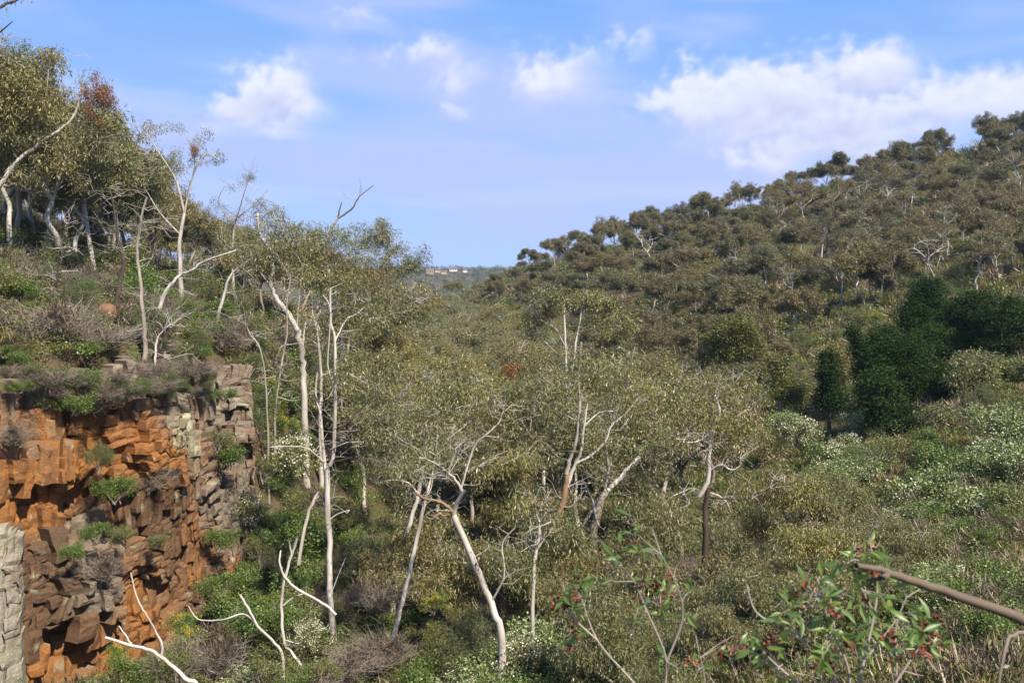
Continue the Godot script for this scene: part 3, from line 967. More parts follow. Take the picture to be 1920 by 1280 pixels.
	for p in [[830, 50, 9], [900, 47, 9], [980, 44, 8], [1060, 42, 7.5], [1150, 44, 8.5], [1220, 40, 8], [1285, 38, 6.0], [1385, 40, 6.5], [1450, 42, 8], [1530, 44, 7.5], [1180, 36, 6.5], [1260, 34, 6], [1340, 34, 6], [1420, 36, 6.5], [1500, 38, 6.5], [1580, 42, 6.5], [1650, 40, 5.5], [1560, 34, 5], [1480, 33, 5], [1380, 31, 5], [1280, 30, 5], [1640, 34, 4.5], [1740, 42, 5], [1330, 50, 9], [1420, 52, 9], [1240, 55, 10], [1000, 55, 10], [900, 58, 10], [1480, 60, 8], [1560, 56, 7]]:
		var k := r.randi() % near.size()
		dup(near[k], "gully_gum_tree", G(p[0], p[1]), r.randf() * TAU, Vector3.ONE * p[2] / 8.5 * r.randf_range(0.9, 1.1), ["drooping-leaved", "grey-barked bushy", "yellowish bushy", "pale-stemmed", "khaki leafy", "leaning leafy"][k] + " gum tree " + ("among the forked and stout gums" if p[1] > 46 else "near the bright zigzag gum" if p[0] > 1180 and p[0] < 1460 and p[1] > 36 else "behind the hop bushes" if p[1] < 37 else "on the gully floor"), "tree", "small gum trees in the gully")
	for n in far + mid + dead + near + slim:
		n.queue_free()

func build_drawn_trees() -> void:
	var pale := [PALE_A, PALE_B]
	var grey := [GREY_A, GREY_B]
	var dark := [DARK_A, DARK_B]
	var tan := [TAN_A, TAN_B]
	var white := [Color(0.66, 0.63, 0.59), Color(0.42, 0.385, 0.345)]
	drawn_tree("tall_gum_tree", "tall straight grey gum beside the cliff with bare lower trunk", "tree", "", 44.0, [
		[0.16, 0.12, pale, [628, 1215, 619, 1130, 616, 1040, 615, 950, 613, 880]],
		[0.10, 0.05, pale, [613, 880, 625, 846, 628, 771, 628, 709, 628, 640, 620, 606, 619, 540]],
		[0.09, 0.04, pale, [612, 885, 605, 843, 601, 780, 592, 740, 596, 690]],
		[0.075, 0.03, dark, [617, 860, 630, 815, 647, 796, 675, 768, 700, 742]],
		[0.06, 0.02, dark, [613, 946, 597, 921, 584, 905, 564, 865, 534, 848]],
		[0.05, 0.02, pale, [610, 870, 581, 843, 547, 837, 506, 838]],
		[0.04, 0.02, white, [618, 974, 634, 963, 655, 956]],
		[0.07, 0.09, grey, [597, 921, 586, 945, 575, 968, 559, 1060]],
		[0.05, 0.02, pale, [626, 720, 614, 684, 619, 584, 605, 552]],
		[0.045, 0.02, pale, [628, 640, 648, 600, 665, 590, 690, 570]],
		[0.04, 0.015, pale, [619, 843, 650, 830, 682, 828]],
		[0.03, 0.015, white, [622, 1110, 635, 1075, 648, 1045]],
	], [[640, 560, 60, 50, 0.99], [600, 600, 45, 50, 0.72], [690, 600, 50, 45, 1.08], [670, 680, 55, 40, 0.99], [720, 690, 45, 40, 1.08], [590, 530, 40, 30, 0.72]], 1, {"bare": 30})
	drawn_tree("white_gum_tree", "curved white gum with sinuous trunk behind the flowering shrub", "tree", "", 60.0, [
		[0.20, 0.17, pale, [571, 740, 567, 680, 562, 640, 552, 609, 530, 575]],
		[0.15, 0.09, pale, [530, 575, 517, 556, 507, 530, 511, 500, 508, 470, 489, 443, 483, 400]],
		[0.07, 0.03, pale, [512, 545, 495, 520, 480, 500]],
		[0.09, 0.04, pale, [566, 660, 572, 610, 578, 596]],
		[0.06, 0.02, pale, [556, 615, 560, 560, 568, 500]],
	], [[520, 430, 45, 35, 1.26], [490, 400, 35, 28, 0.90], [555, 460, 45, 40, 1.44], [500, 480, 40, 30, 0.90], [460, 480, 40, 30, 0.81], [540, 520, 40, 30, 0.90]], 2, {"bare": 24, "size": 1.2})
	drawn_tree("broken_gum_tree", "broad gum with a dead forked spike above its crown", "tree", "", 70.0, [
		[0.24, 0.16, pale, [640, 780, 642, 690, 640, 620, 628, 560, 612, 500]],
		[0.13, 0.09, grey, [620, 530, 613, 459, 633, 409]],
		[0.07, 0.03, dark, [633, 409, 636, 395, 640, 379]],
		[0.08, 0.03, grey, [633, 409, 658, 393, 674, 368, 699, 348]],
		[0.10, 0.04, pale, [640, 620, 665, 560, 700, 520, 730, 480]],
		[0.09, 0.04, pale, [642, 680, 690, 610, 750, 570, 780, 530]],
	], [[590, 440, 40, 26, 1.26], [655, 448, 50, 32, 1.44], [715, 450, 42, 36, 1.71], [755, 495, 40, 36, 1.71], [690, 520, 65, 45, 1.62], [785, 560, 40, 34, 1.62], [640, 510, 55, 45, 1.44], [740, 590, 60, 45, 1.62], [680, 600, 55, 45, 1.26], [575, 500, 40, 40, 1.08], [710, 425, 30, 16, 1.08], [790, 480, 16, 16, 1.44]], 3, {"bare": 30, "size": 1.25})
	drawn_tree("leaning_gum_tree", "leaning grey gum with drooping crown and a slender straight bole", "tree", "", 46.0, [
		[0.13, 0.09, pale, [735, 1205, 750, 1140, 768, 1075, 781, 1005, 800, 927]],
		[0.06, 0.03, pale, [800, 927, 812, 880, 820, 820, 815, 760]],
		[0.04, 0.02, pale, [800, 930, 808, 915, 812, 890]],
	], [[810, 850, 60, 45, 0.8], [760, 870, 55, 40, 0.8], [700, 870, 50, 40, 0.7], [780, 780, 60, 50, 0.9], [720, 790, 50, 45, 0.7]], 4, {"bare": 20})
	drawn_tree("pale_gum_tree", "slim pale gum leaning beside the taller leaning gum", "tree", "", 51.0, [
		[0.14, 0.10, white, [738, 1085, 759, 1015, 772, 970, 784, 927, 790, 890]],
		[0.05, 0.02, white, [784, 927, 765, 905, 735, 900, 705, 905]],
		[0.05, 0.02, white, [788, 905, 800, 850, 790, 800]],
	], [[770, 730, 60, 50, 0.8], [700, 740, 50, 50, 0.7], [830, 720, 50, 45, 0.8]], 5, {"bare": 26})
	drawn_tree("crooked_gum_tree", "crooked white gum with a brown sideways limb rising from the gully", "tree", "", 38.0, [
		[0.17, 0.13, pale, [944, 1290, 940, 1200, 925, 1140, 905, 1095, 885, 1045, 850, 966]],
		[0.10, 0.08, white, [850, 966, 858, 940, 872, 918]],
		[0.09, 0.05, tan, [850, 966, 840, 950, 825, 941, 797, 935, 780, 925]],
		[0.04, 0.02, tan, [846, 962, 825, 962, 808, 973, 797, 966]],
		[0.06, 0.03, pale, [867, 921, 850, 895, 841, 885, 852, 850, 852, 838]],
		[0.05, 0.02, pale, [862, 925, 888, 840, 915, 812, 935, 793, 944, 770]],
		[0.05, 0.02, pale, [900, 1085, 880, 1060, 870, 1055]],
		[0.04, 0.02, pale, [842, 888, 815, 868, 785, 856]],
		[0.05, 0.02, pale, [920, 1130, 945, 1080, 942, 1020, 965, 990]],
	], [[860, 740, 75, 45, 0.85], [800, 800, 60, 50, 0.7], [930, 780, 65, 60, 0.85], [960, 870, 60, 45, 0.8], [890, 870, 55, 45, 0.7], [860, 690, 60, 32, 0.8], [890, 1030, 70, 35, 0.8], [960, 1060, 55, 40, 0.7], [980, 950, 50, 45, 0.7], [790, 880, 45, 35, 0.6]], 6, {"bare": 34})
	drawn_tree("forked_gum_tree", "forked gum with tan lower trunk and bright white upper limbs", "tree", "", 50.0, [
		[0.20, 0.15, tan, [1043, 1010, 1048, 975, 1059, 921, 1062, 890]],
		[0.13, 0.05, grey, [1062, 890, 1070, 855, 1081, 827, 1087, 760, 1085, 700, 1090, 640]],
		[0.11, 0.04, white, [1062, 915, 1077, 874, 1090, 843, 1096, 790, 1102, 756]],
		[0.075, 0.03, white, [1082, 868, 1115, 849, 1137, 824, 1146, 799, 1174, 774, 1200, 743]],
		[0.05, 0.02, white, [1096, 798, 1124, 774, 1152, 771]],
		[0.05, 0.02, grey, [1058, 935, 1046, 930, 1035, 905]],
		[0.05, 0.02, grey, [1050, 948, 1070, 950, 1088, 930, 1090, 900]],
	], [[1140, 690, 85, 45, 0.85, "near"], [1210, 735, 60, 50, 0.9], [1080, 710, 65, 55, 0.8], [1180, 810, 50, 45, 0.8], [1010, 830, 60, 55, 0.8], [1040, 750, 50, 50, 0.7], [1130, 830, 45, 40, 0.5], [1000, 730, 50, 50, 0.8]], 7, {"bare": 30, "size": 1.1})
	drawn_tree("stout_gum_tree", "stout gum with a thick pale limb snapped off at an angle", "tree", "", 54.0, [
		[0.26, 0.19, grey, [1115, 1005, 1124, 952, 1137, 921]],
		[0.17, 0.11, white, [1137, 921, 1165, 893, 1199, 856]],
		[0.10, 0.05, pale, [1122, 985, 1110, 940, 1093, 900]],
		[0.11, 0.04, grey, [1132, 935, 1140, 880, 1135, 820, 1150, 740]],
	], [[1250, 830, 55, 60, 0.85], [1230, 900, 60, 40, 0.8], [1190, 900, 40, 40, 0.5], [1160, 760, 50, 40, 0.7]], 8, {"bare": 20, "size": 1.15})
	drawn_tree("bright_gum_tree", "gum with one bright white zigzag trunk and drooping yellowish crown", "tree", "", 43.0, [
		[0.15, 0.12, dark, [1323, 1025, 1323, 980, 1326, 940, 1328, 905]],
		[0.11, 0.06, white, [1312, 931, 1327, 902, 1330, 860, 1332, 827, 1341, 790, 1349, 774, 1340, 740]],
		[0.06, 0.025, white, [1331, 884, 1352, 871, 1371, 881, 1387, 874, 1388, 860]],
		[0.05, 0.02, white, [1328, 815, 1305, 828, 1280, 828, 1262, 818]],
		[0.035, 0.015, white, [1325, 922, 1350, 930, 1365, 945, 1370, 960]],
		[0.05, 0.02, dark, [1326, 930, 1360, 935, 1410, 936]],
	], [[1340, 715, 80, 40, 0.68], [1270, 730, 50, 55, 0.64], [1290, 830, 65, 50, 0.60], [1395, 800, 70, 70, 0.68], [1440, 890, 60, 45, 0.68], [1385, 950, 75, 45, 0.60], [1260, 960, 70, 50, 0.64], [1480, 930, 45, 35, 0.60], [1340, 790, 50, 45, 0.45], [1420, 740, 30, 60, 0.52]], 9, {"bare": 26})
	drawn_tree("thin_gum_tree", "thin twin-stemmed gum standing above the valley canopy", "tree", "", 74.0, [
		[0.14, 0.08, pale, [1066, 780, 1062, 700, 1060, 640, 1057, 560]],
		[0.10, 0.05, white, [1064, 740, 1075, 680, 1082, 630, 1092, 575]],
		[0.05, 0.02, pale, [1060, 650, 1040, 615, 1015, 600, 1000, 570]],
		[0.05, 0.02, pale, [1064, 700, 1040, 660, 1010, 630, 995, 610]],
	], [[1040, 560, 50, 28, 0.8, "mid"], [1105, 560, 48, 26, 0.9, "mid"], [1150, 610, 55, 40, 0.8, "mid"], [1000, 600, 40, 40, 0.5, "mid"]], 10, {"bare": 20, "size": 1.0})
	# the slope above the cliff
	drawn_tree("spreading_gum_tree", "big spreading gum with a long pale limb over the slope", "tree", "", 58.0, [
		[0.26, 0.2, pale, [-70, 520, -55, 440, -30, 380, 0, 345]],
		[0.16, 0.07, pale, [0, 345, 35, 300, 75, 268, 110, 245, 140, 215, 153, 160]],
		[0.09, 0.03, grey, [-30, 380, -20, 280, 10, 200, 30, 140]],
		[0.07, 0.03, pale, [75, 268, 70, 240, 85, 180, 90, 130]],
	], [[40, 150, 60, 40, 1.4], [90, 110, 32, 26, 1.4], [30, 240, 70, 55, 1.5], [120, 250, 50, 50, 1.4], [90, 190, 55, 45, 1.4], [10, 90, 40, 30, 1.0], [150, 310, 45, 45, 1.2], [60, 320, 50, 40, 1.0], [200, 270, 45, 45, 1.2], [155, 145, 18, 14, 1.5], [0, 180, 50, 50, 1.5]], 11, {"bare": 26, "size": 1.25})
	drawn_tree("overhanging_gum_tree", "dark gum branch reaching into the sky at the picture's corner", "tree", "", 34.0, [
		[0.2, 0.14, dark, [-150, 700, -120, 400, -90, 200, -60, 90]],
		[0.07, 0.03, dark, [-60, 90, -20, 30, 5, 10, 30, 0, 50, -12]],
		[0.05, 0.015, dark, [-60, 90, -20, 70, 5, 55, 22, 40]],
	], [[30, -8, 30, 14, 0.7], [35, 28, 16, 24, 0.4], [60, 0, 14, 10, 0.6], [-30, -20, 50, 40, 0.7]], 12, {"bare": 12, "size": 0.9})
	drawn_tree("sparse_gum_tree", "sparse gum with thin flat clumps against the sky", "tree", "", 72.0, [
		[0.2, 0.12, pale, [338, 520, 336, 450, 345, 400]],
		[0.1, 0.03, pale, [345, 400, 330, 340, 300, 290, 275, 250]],
		[0.09, 0.03, pale, [345, 400, 360, 330, 385, 290, 410, 300]],
		[0.07, 0.02, pale, [338, 440, 300, 400, 270, 350]],
		[0.07, 0.02, grey, [350, 370, 365, 300, 345, 250]],
	], [[270, 240, 30, 16, 0.6], [330, 240, 36, 14, 0.8], [375, 250, 14, 10, 0.9], [395, 295, 24, 12, 0.9], [290, 290, 50, 30, 0.35], [350, 290, 40, 25, 0.35], [310, 350, 45, 35, 0.4], [370, 270, 16, 12, 0.8], [240, 300, 35, 40, 0.5], [310, 320, 18, 36, 0.8]], 13, {"bare": 40, "size": 1.2})
	drawn_tree("wispy_gum_tree", "wispy half-bare gum standing lower on the skyline", "tree", "", 86.0, [
		[0.15, 0.09, pale, [440, 560, 435, 480, 440, 420]],
		[0.06, 0.02, grey, [440, 420, 455, 370, 470, 325]],
		[0.06, 0.02, grey, [440, 430, 410, 380, 420, 350]],
		[0.05, 0.02, grey, [442, 410, 475, 385, 490, 370]],
	], [[465, 330, 14, 10, 0.7], [440, 345, 20, 12, 0.4], [480, 380, 20, 14, 0.5], [410, 390, 24, 20, 0.4], [440, 420, 35, 25, 0.4]], 14, {"bare": 50, "size": 1.1})
	for a in [
		["arched white limb of a gum sweeping over the brushy slope", 58.0, 0.15, 0.05, white, [298, 580, 313, 544, 337, 517, 363, 505, 383, 490, 443, 469], [[440, 450, 30, 20, 0.3]]],
		["white gum on the slope with a trunk curving towards the valley", 65.0, 0.14, 0.05, white, [405, 610, 420, 550, 430, 520, 457, 494, 500, 474], [[500, 455, 40, 25, 0.5], [440, 450, 30, 26, 0.4]]],
		["grey scaly-barked slender tree on the cliff edge", 48.5, 0.13, 0.05, grey, [267, 715, 272, 644, 267, 587, 263, 527, 257, 477, 262, 420, 275, 370], [[270, 380, 40, 40, 0.25, "soft"], [300, 420, 40, 30, 0.2, "soft"]]],
		["short bleached dead tree on the cliff edge", 48.5, 0.085, 0.03, white, [287, 720, 291, 670, 293, 640, 307, 617, 330, 604], []],
		["dark-trunked sheoak with wispy twigs beside the boulder", 55.0, 0.15, 0.05, dark, [213, 605, 223, 537, 230, 487, 220, 447, 215, 400, 205, 350], [[220, 400, 45, 45, 0.3, "soft"], [260, 430, 40, 40, 0.35, "soft"]]],
		["thin dark sapling on the brushy slope", 52.0, 0.08, 0.03, dark, [113, 650, 110, 587, 107, 527, 112, 470, 125, 420], [[115, 450, 35, 40, 0.25, "soft"]]],
		["thin grey sapling rising from the flowering shrub", 55.0, 0.07, 0.03, grey, [500, 765, 497, 710, 487, 654, 467, 624, 455, 590], [[460, 590, 25, 20, 0.4]]],
		["slender bent grey sapling beside the curved white gum", 56.0, 0.08, 0.03, grey, [515, 785, 523, 710, 537, 627, 537, 570, 545, 520], [[545, 520, 30, 25, 0.5]]],
		["pale straight gum pole beneath the broad gum", 62.0, 0.14, 0.07, pale, [600, 790, 602, 720, 598, 650, 590, 600], [[590, 600, 30, 30, 0.4]]],
		["small slim gum leaning over the grey-green bush", 40.0, 0.09, 0.04, pale, [1000, 1085, 1008, 1020, 1012, 985, 1005, 960, 1003, 930], [[1000, 930, 40, 35, 0.6], [1040, 960, 40, 30, 0.5]]],
	]:
		drawn_tree("slender_tree", a[0], "tree", "", a[1], [[a[2], a[3], a[4], a[5]]], a[6], 30 + int(a[1]) + a[5][0], {"bare": 22, "size": 1.1})
	# fallen and dead branches at the bottom of the gully
	drawn_tree("dead_branch", "forked grey dead branch lying in front of the cliff foot", "dead branch", "", 34.0, [
		[0.09, 0.05, white, [372, 1292, 347, 1270, 307, 1236, 283, 1220, 247, 1210, 197, 1195]],
		[0.05, 0.025, white, [303, 1233, 303, 1208, 292, 1186, 275, 1155, 260, 1130, 250, 1100, 245, 1073]],
		[0.035, 0.025, white, [247, 1210, 238, 1195, 222, 1173]],
	], [], 50, {})
	drawn_tree("dead_tree", "bleached dead tree with antler-like forks in the gully", "dead tree", "", 36.0, [
		[0.06, 0.05, white, [570, 1265, 547, 1223, 533, 1206, 527, 1136, 533, 1086, 547, 1040, 557, 1008]],
		[0.035, 0.03, white, [546, 1042, 543, 1022, 540, 1010]],
		[0.045, 0.025, white, [533, 1082, 524, 1055, 526, 1032]],
		[0.05, 0.05, white, [531, 1078, 550, 1100, 590, 1122, 617, 1140, 630, 1153]],
		[0.035, 0.02, white, [531, 1135, 550, 1120, 572, 1112]],
		[0.03, 0.015, white, [534, 1200, 560, 1206, 565, 1195, 550, 1180]],
	], [], 51, {})
	drawn_tree("dead_branch", "long bleached dead branch with a curling side limb in the gully", "dead branch", "", 35.0, [
		[0.06, 0.04, white, [530, 1236, 510, 1200, 483, 1173, 465, 1140, 450, 1115]],
		[0.04, 0.015, white, [481, 1171, 465, 1155, 450, 1151, 425, 1160, 400, 1163, 370, 1160, 353, 1136]],
	], [], 52, {})
	# the darker trees across the gully
	for a in [
		["dark evergreen tree with bright tufted top beside the yellow wattle", 104.0, [[1738, 555, 40, 34, 1.2, "dark"], [1720, 600, 38, 36, 1.2, "dark"], [1755, 590, 30, 30, 1.2, "dark"]], [1735, 720]],
		["dark evergreen with layered top, highest of the dark grove", 98.0, [[1835, 585, 54, 43, 1.5, "dark"], [1805, 640, 72, 60, 1.5, "dark"], [1760, 660, 60, 54, 1.5, "dark"]], [1815, 800]],
		["dense dark evergreen at the front of the grove", 88.0, [[1690, 690, 60, 60, 1.5, "dark"], [1670, 760, 54, 72, 1.5, "dark"], [1740, 760, 72, 84, 1.5, "dark"]], [1710, 860]],
		["tall dark evergreen at the shaded end of the grove", 92.0, [[1890, 620, 60, 72, 1.5, "dark"], [1910, 730, 66, 84, 1.5, "dark"], [1880, 800, 72, 60, 1.5, "dark"]], [1895, 900]],
		["broad dark evergreen behind the bronze gum", 100.0, [[1800, 730, 72, 72, 1.5, "dark"], [1760, 810, 72, 60, 1.5, "dark"], [1850, 760, 66, 84, 1.5, "dark"]], [1800, 870]],
		["low dark evergreen at the foot of the grove", 80.0, [[1690, 800, 55, 45, 1.5, "dark"], [1650, 740, 40, 50, 1.5, "dark"], [1730, 830, 45, 35, 1.5, "dark"]], [1690, 880]],
		["dark evergreen filling the shady end of the grove", 84.0, [[1880, 820, 60, 50, 1.5, "dark"], [1930, 760, 50, 70, 1.5, "dark"], [1830, 800, 50, 50, 1.5, "dark"]], [1880, 900]],
		["squat dark tree between the bright shrubs and the grove", 90.0, [[1640, 690, 36, 40, 1.5, "dark"], [1660, 640, 32, 30, 1.5, "dark"]], [1650, 780]],
		["narrow ivy-clad dark tree rising from the gully shrubs", 84.0, [[1553, 700, 18, 26, 1.5, "dark"], [1555, 745, 24, 30, 1.5, "dark"], [1552, 670, 10, 16, 1.5, "dark"]], [1555, 790]],
		["ivy-covered leaning stump beside the dark grove", 90.0, [[1610, 650, 13, 22, 1.6, "dark"], [1600, 625, 8, 14, 1.6, "dark"], [1622, 690, 22, 26, 1.4, "green"]], [1615, 730]],
	]:
		var c: Array = a[2]
		drawn_tree("evergreen_tree", a[0], "tree", "", a[1], [[0.22, 0.10, dark, [a[3][0], a[3][1], a[3][0] + 3, lerpf(a[3][1], c[0][1], 0.5), c[0][0], c[0][1] + 8]]], c, 60 + int(c[0][0]), {"size": 1.25, "gaps": 0.05})
	for a in [
		["rounded bright olive wattle tree standing above the valley trees", 98.0, [[1380, 615, 42, 26, 1.2, "acacia"], [1350, 635, 32, 26, 1.2, "acacia"], [1405, 645, 34, 30, 1.2, "acacia"], [1370, 655, 45, 26, 1.2, "acacia"]], [1378, 760]],
		["bronze-olive rounded gum in front of the dark grove", 82.0, [[1835, 680, 42, 32, 1.0, "mid"], [1850, 730, 34, 45, 1.0, "mid"], [1800, 700, 26, 40, 0.8, "mid"]], [1830, 880]],
		["low bronze-olive tree below the dark grove", 76.0, [[1760, 790, 38, 35, 1.0, "mid"], [1800, 840, 50, 40, 0.9, "mid"], [1850, 850, 40, 35, 0.8, "mid"]], [1790, 920]],
		["olive wattle beside the rounded wattle tree", 88.0, [[1460, 690, 30, 28, 1.0, "acacia"], [1480, 735, 34, 35, 1.0, "acacia"]], [1465, 790]],
		["bronze bushy tree behind the narrow ivy-clad tree", 96.0, [[1565, 660, 38, 26, 1.0, "mid"], [1580, 690, 34, 26, 1.0, "mid"]], [1570, 740]],
	]:
		var c: Array = a[2]
		drawn_tree("rounded_tree", a[0], "tree", "", a[1], [[0.16, 0.07, grey, [a[3][0], a[3][1], a[3][0] - 4, lerpf(a[3][1], c[0][1], 0.5), c[0][0], c[0][1] + 5]]], c, 80 + int(c[0][0]), {"size": 1.15, "gaps": 0.12, "bare": 6})
	# mistletoe
	for a in [[185, 190, 30, 55, 57.0, 120, "hanging rust-red mistletoe clump in the big spreading gum"], [362, 283, 9, 10, 71.0, 12, "small rust-red mistletoe in the sparse gum"], [958, 690, 18, 16, 50.0, 16, "orange-brown mistletoe clump in the valley canopy"], [1723, 448, 9, 9, 190.0, 40, "dark red mistletoe ball among hillside gums"], [925, 785, 24, 18, 40.0, 16, "orange mistletoe hanging in the crooked white gum"]]:
		var g := Geo.new()
		var r := rg(int(a[0]))
		var mpp: float = a[4] / F
		fill(g, "rust", Vector3.ZERO, Vector3(a[2] * mpp, a[3] * mpp, a[2] * mpp), a[5], r, 1.0, 0.5, 0.1)
		var o := leafpart("mistletoe", g, self)
		o.position = P(a[0], a[1], a[4])
		tag(o, a[6], "mistletoe")

func build_bushes() -> void:
	var r := rg(500)
	var kinds := {
		"green": [grown_bush(1, "green", 150, 1.1), grown_bush(2, "green", 170, 0.8, {"lumps": 8})],
		"olive": [grown_bush(3, "olive", 150, 1.1, {"bare": 6}), grown_bush(4, "olive", 130, 1.3, {"bare": 8, "gaps": 0.25})],
		"soft": [grown_bush(5, "soft", 190, 1.25, {"lumps": 5})],
		"pale": [grown_bush(6, "pale", 190, 1.0, {"lumps": 9, "flower": "white", "bloom": 0.12}), grown_bush(7, "pale", 160, 1.2, {"lumps": 7, "flower": "white", "bloom": 0.2})],
		"white": [grown_bush(8, "olive", 110, 1.1, {"flower": "white", "bloom": 0.75, "gaps": 0.2}), grown_bush(9, "green", 110, 1.2, {"flower": "white", "bloom": 0.55, "gaps": 0.2})],
		"yellow": [grown_bush(10, "green", 100, 1.2, {"flower": "yellow", "bloom": 0.5, "gaps": 0.2})],
		"dry": [grown_bush(11, "dry", 40, 0.9, {"bare": 60}), grown_bush(12, "dry", 30, 0.7, {"bare": 70})],
	}
	var says := {
		"green": "bright green leafy shrub", "olive": "olive-green scrubby bush", "soft": "soft grey-green feathery bush", "pale": "pale green rambling shrub", "white": "white-blossoming shrub", "yellow": "yellow-flowering broom", "dry": "tangled grey leafless brush",
	}
	# px, py of the foot, depth, radius, kind, where; without a depth the ground decides
	var list := [
		[530, 850, 56, 2.3, "white", "behind the cliff's end"], [465, 905, 52, 1.5, "white", "on the grey rock buttress"], [560, 1160, 40, 1.2, "white", "in the gully behind the dead tree"], [610, 1190, 43, 1.0, "white", "at the foot of the tall grey gum"],
		[465, 830, 55, 2.2, "soft", "beside the knobbly grey rocks"], [870, 1210, 39, 1.7, "soft", "beneath the crooked white gum"], [1065, 1040, 48, 1.6, "soft", "at the foot of the forked gum"], [620, 700, 66, 3.0, "soft", "under the broad gum"],
		[540, 1000, 50, 2.6, "green", "below the rock buttress"], [440, 1110, 42, 1.9, "green", "at the corner of the cliff foot"], [400, 1060, 45, 1.3, "green", "under the cliff corner"], [560, 1120, 44, 1.6, "olive", "by the tall grey gum"], [510, 1090, 42, 1.4, "green", "in the gully"],
		[320, 1130, 40, 1.0, "yellow", "against the cliff foot"], [335, 1180, 38, 0.9, "yellow", "below the cliff"], [205, 1215, 37, 0.7, "yellow", "by the overhang of the cliff"], [500, 770, 60, 1.0, "yellow", "behind the knobbly rocks"], [530, 780, 58, 1.0, "yellow", "above the white-blossoming shrub"], [810, 1090, 44, 0.8, "yellow", "between the leaning gums"],
		[1010, 1230, 40, 2.3, "pale", "in the bottom of the gully"], [960, 1260, 38, 1.9, "white", "beside the crooked gum's trunk"], [1110, 1250, 38, 2.0, "pale", "in the gully bottom"], [1040, 1060, 44, 1.4, "white", "below the forked gum"],
		[1760, 1000, 60, 3.2, "pale", "in the bright thicket"], [1850, 980, 60, 3.4, "pale", "in the bright thicket"], [1910, 960, 58, 3.0, "pale", "in the bright thicket"], [1800, 1060, 55, 3.0, "pale", "in the bright thicket"], [1890, 1060, 52, 3.0, "pale", "in the bright thicket"], [1730, 1050, 56, 2.2, "pale", "in the bright thicket"], [1900, 890, 66, 3.0, "pale", "in the bright thicket"], [1840, 1130, 45, 2.4, "olive", "below the bright thicket"], [1760, 1130, 45, 2.2, "olive", "below the bright thicket"],
		[1500, 800, 78, 2.3, "white", "beside the narrow ivy-clad tree"], [1545, 830, 76, 2.2, "white", "below the narrow ivy-clad tree"], [1590, 840, 76, 2.0, "white", "near the dark grove"], [1600, 930, 68, 2.6, "pale", "by the bare earth bank"], [1640, 900, 70, 2.2, "pale", "by the bare earth bank"], [1700, 830, 78, 2.4, "pale", "at the edge of the dark grove"], [1480, 770, 80, 2.2, "pale", "beside the narrow ivy-clad tree"], [1620, 790, 82, 2.4, "pale", "at the edge of the dark grove"], [1690, 900, 70, 2.2, "olive", "by the bare earth bank"], [1540, 900, 72, 2.0, "green", "in shade below the blossom"],
		[1780, 590, 110, 2.2, "yellow", "among the dark evergreens"], [1730, 620, 108, 1.6, "yellow", "among the dark evergreens"], [1590, 620, 120, 1.6, "yellow", "on the open hillside"], [1850, 510, 150, 2.2, "yellow", "on the upper hillside"], [1640, 600, 125, 1.8, "yellow", "on the open hillside"], [1490, 640, 118, 1.6, "yellow", "on the open hillside"],
		[60, 690, 46, 2.0, "dry", "along the cliff top"], [120, 700, 45, 1.9, "dry", "along the cliff top"], [180, 690, 46, 1.9, "dry", "along the cliff top"], [235, 700, 46, 1.5, "dry", "along the cliff top"], [10, 690, 44, 1.8, "dry", "along the cliff top"], [310, 690, 48, 1.3, "dry", "along the cliff top"], [375, 690, 50, 1.3, "dry", "along the cliff top"], [265, 705, 45, 1.2, "dry", "along the cliff top"], [400, 650, 56, 1.7, "dry", "on the slope"], [30, 610, 54, 1.9, "dry", "on the slope"], [150, 660, 49, 1.1, "dry", "on the slope"],
		[390, 1240, 37, 1.5, "dry", "in the gully bottom"], [330, 1230, 36, 1.3, "dry", "in the gully bottom"], [700, 1100, 46, 1.6, "dry", "on the gully side"], [720, 1220, 40, 1.5, "dry", "on the gully side"], [660, 1210, 40, 1.3, "dry", "on the gully side"], [690, 1000, 52, 1.6, "dry", "on the gully side"], [640, 1260, 37, 1.3, "dry", "on the gully side"],
		[540, 1270, 34, 1.0, "green", "in the gully bottom"], [470, 1275, 34, 1.2, "olive", "in the gully bottom"], [590, 1260, 35, 0.9, "olive", "in the gully bottom"], [230, 1265, 36, 1.1, "green", "below the cliff"], [500, 960, 51, 1.3, "green", "on the bank by the rock buttress"], [525, 925, 53, 1.4, "green", "on the bank by the rock buttress"], [480, 1005, 49, 1.2, "olive", "on the bank by the rock buttress"], [550, 1040, 47, 1.6, "green", "on the bank by the rock buttress"], [485, 880, 54, 1.1, "olive", "on the bank by the rock buttress"], [450, 1040, 47, 1.1, "green", "on the bank by the rock buttress"], [560, 960, 52, 1.5, "olive", "on the bank by the rock buttress"], [590, 1000, 50, 1.4, "green", "on the bank by the rock buttress"], [510, 1010, 48, 1.1, "soft", "on the bank by the rock buttress"], [650, 960, 54, 1.3, "green", "on the bank under the tall grey gum"], [670, 950, 57, 1.4, "olive", "on the bank under the tall grey gum"], [690, 960, 55, 1.3, "olive", "on the bank under the tall grey gum"], [712, 950, 58, 1.5, "green", "on the bank under the tall grey gum"], [640, 990, 50, 1.2, "olive", "on the bank under the tall grey gum"], [662, 940, 60, 1.5, "olive", "on the bank under the tall grey gum"], [702, 985, 52, 1.3, "green", "on the bank under the tall grey gum"], [515, 935, 53.5, 1.2, "green", "on the bank under the tall grey gum"], [532, 930, 55, 1.3, "olive", "on the bank under the tall grey gum"], [500, 915, 55, 1.1, "green", "on the bank under the tall grey gum"], [730, 970, 54, 1.2, "olive", "on the bank under the tall grey gum"], [310, 1265, 34, 1.2, "olive", "below the cliff"],
	]
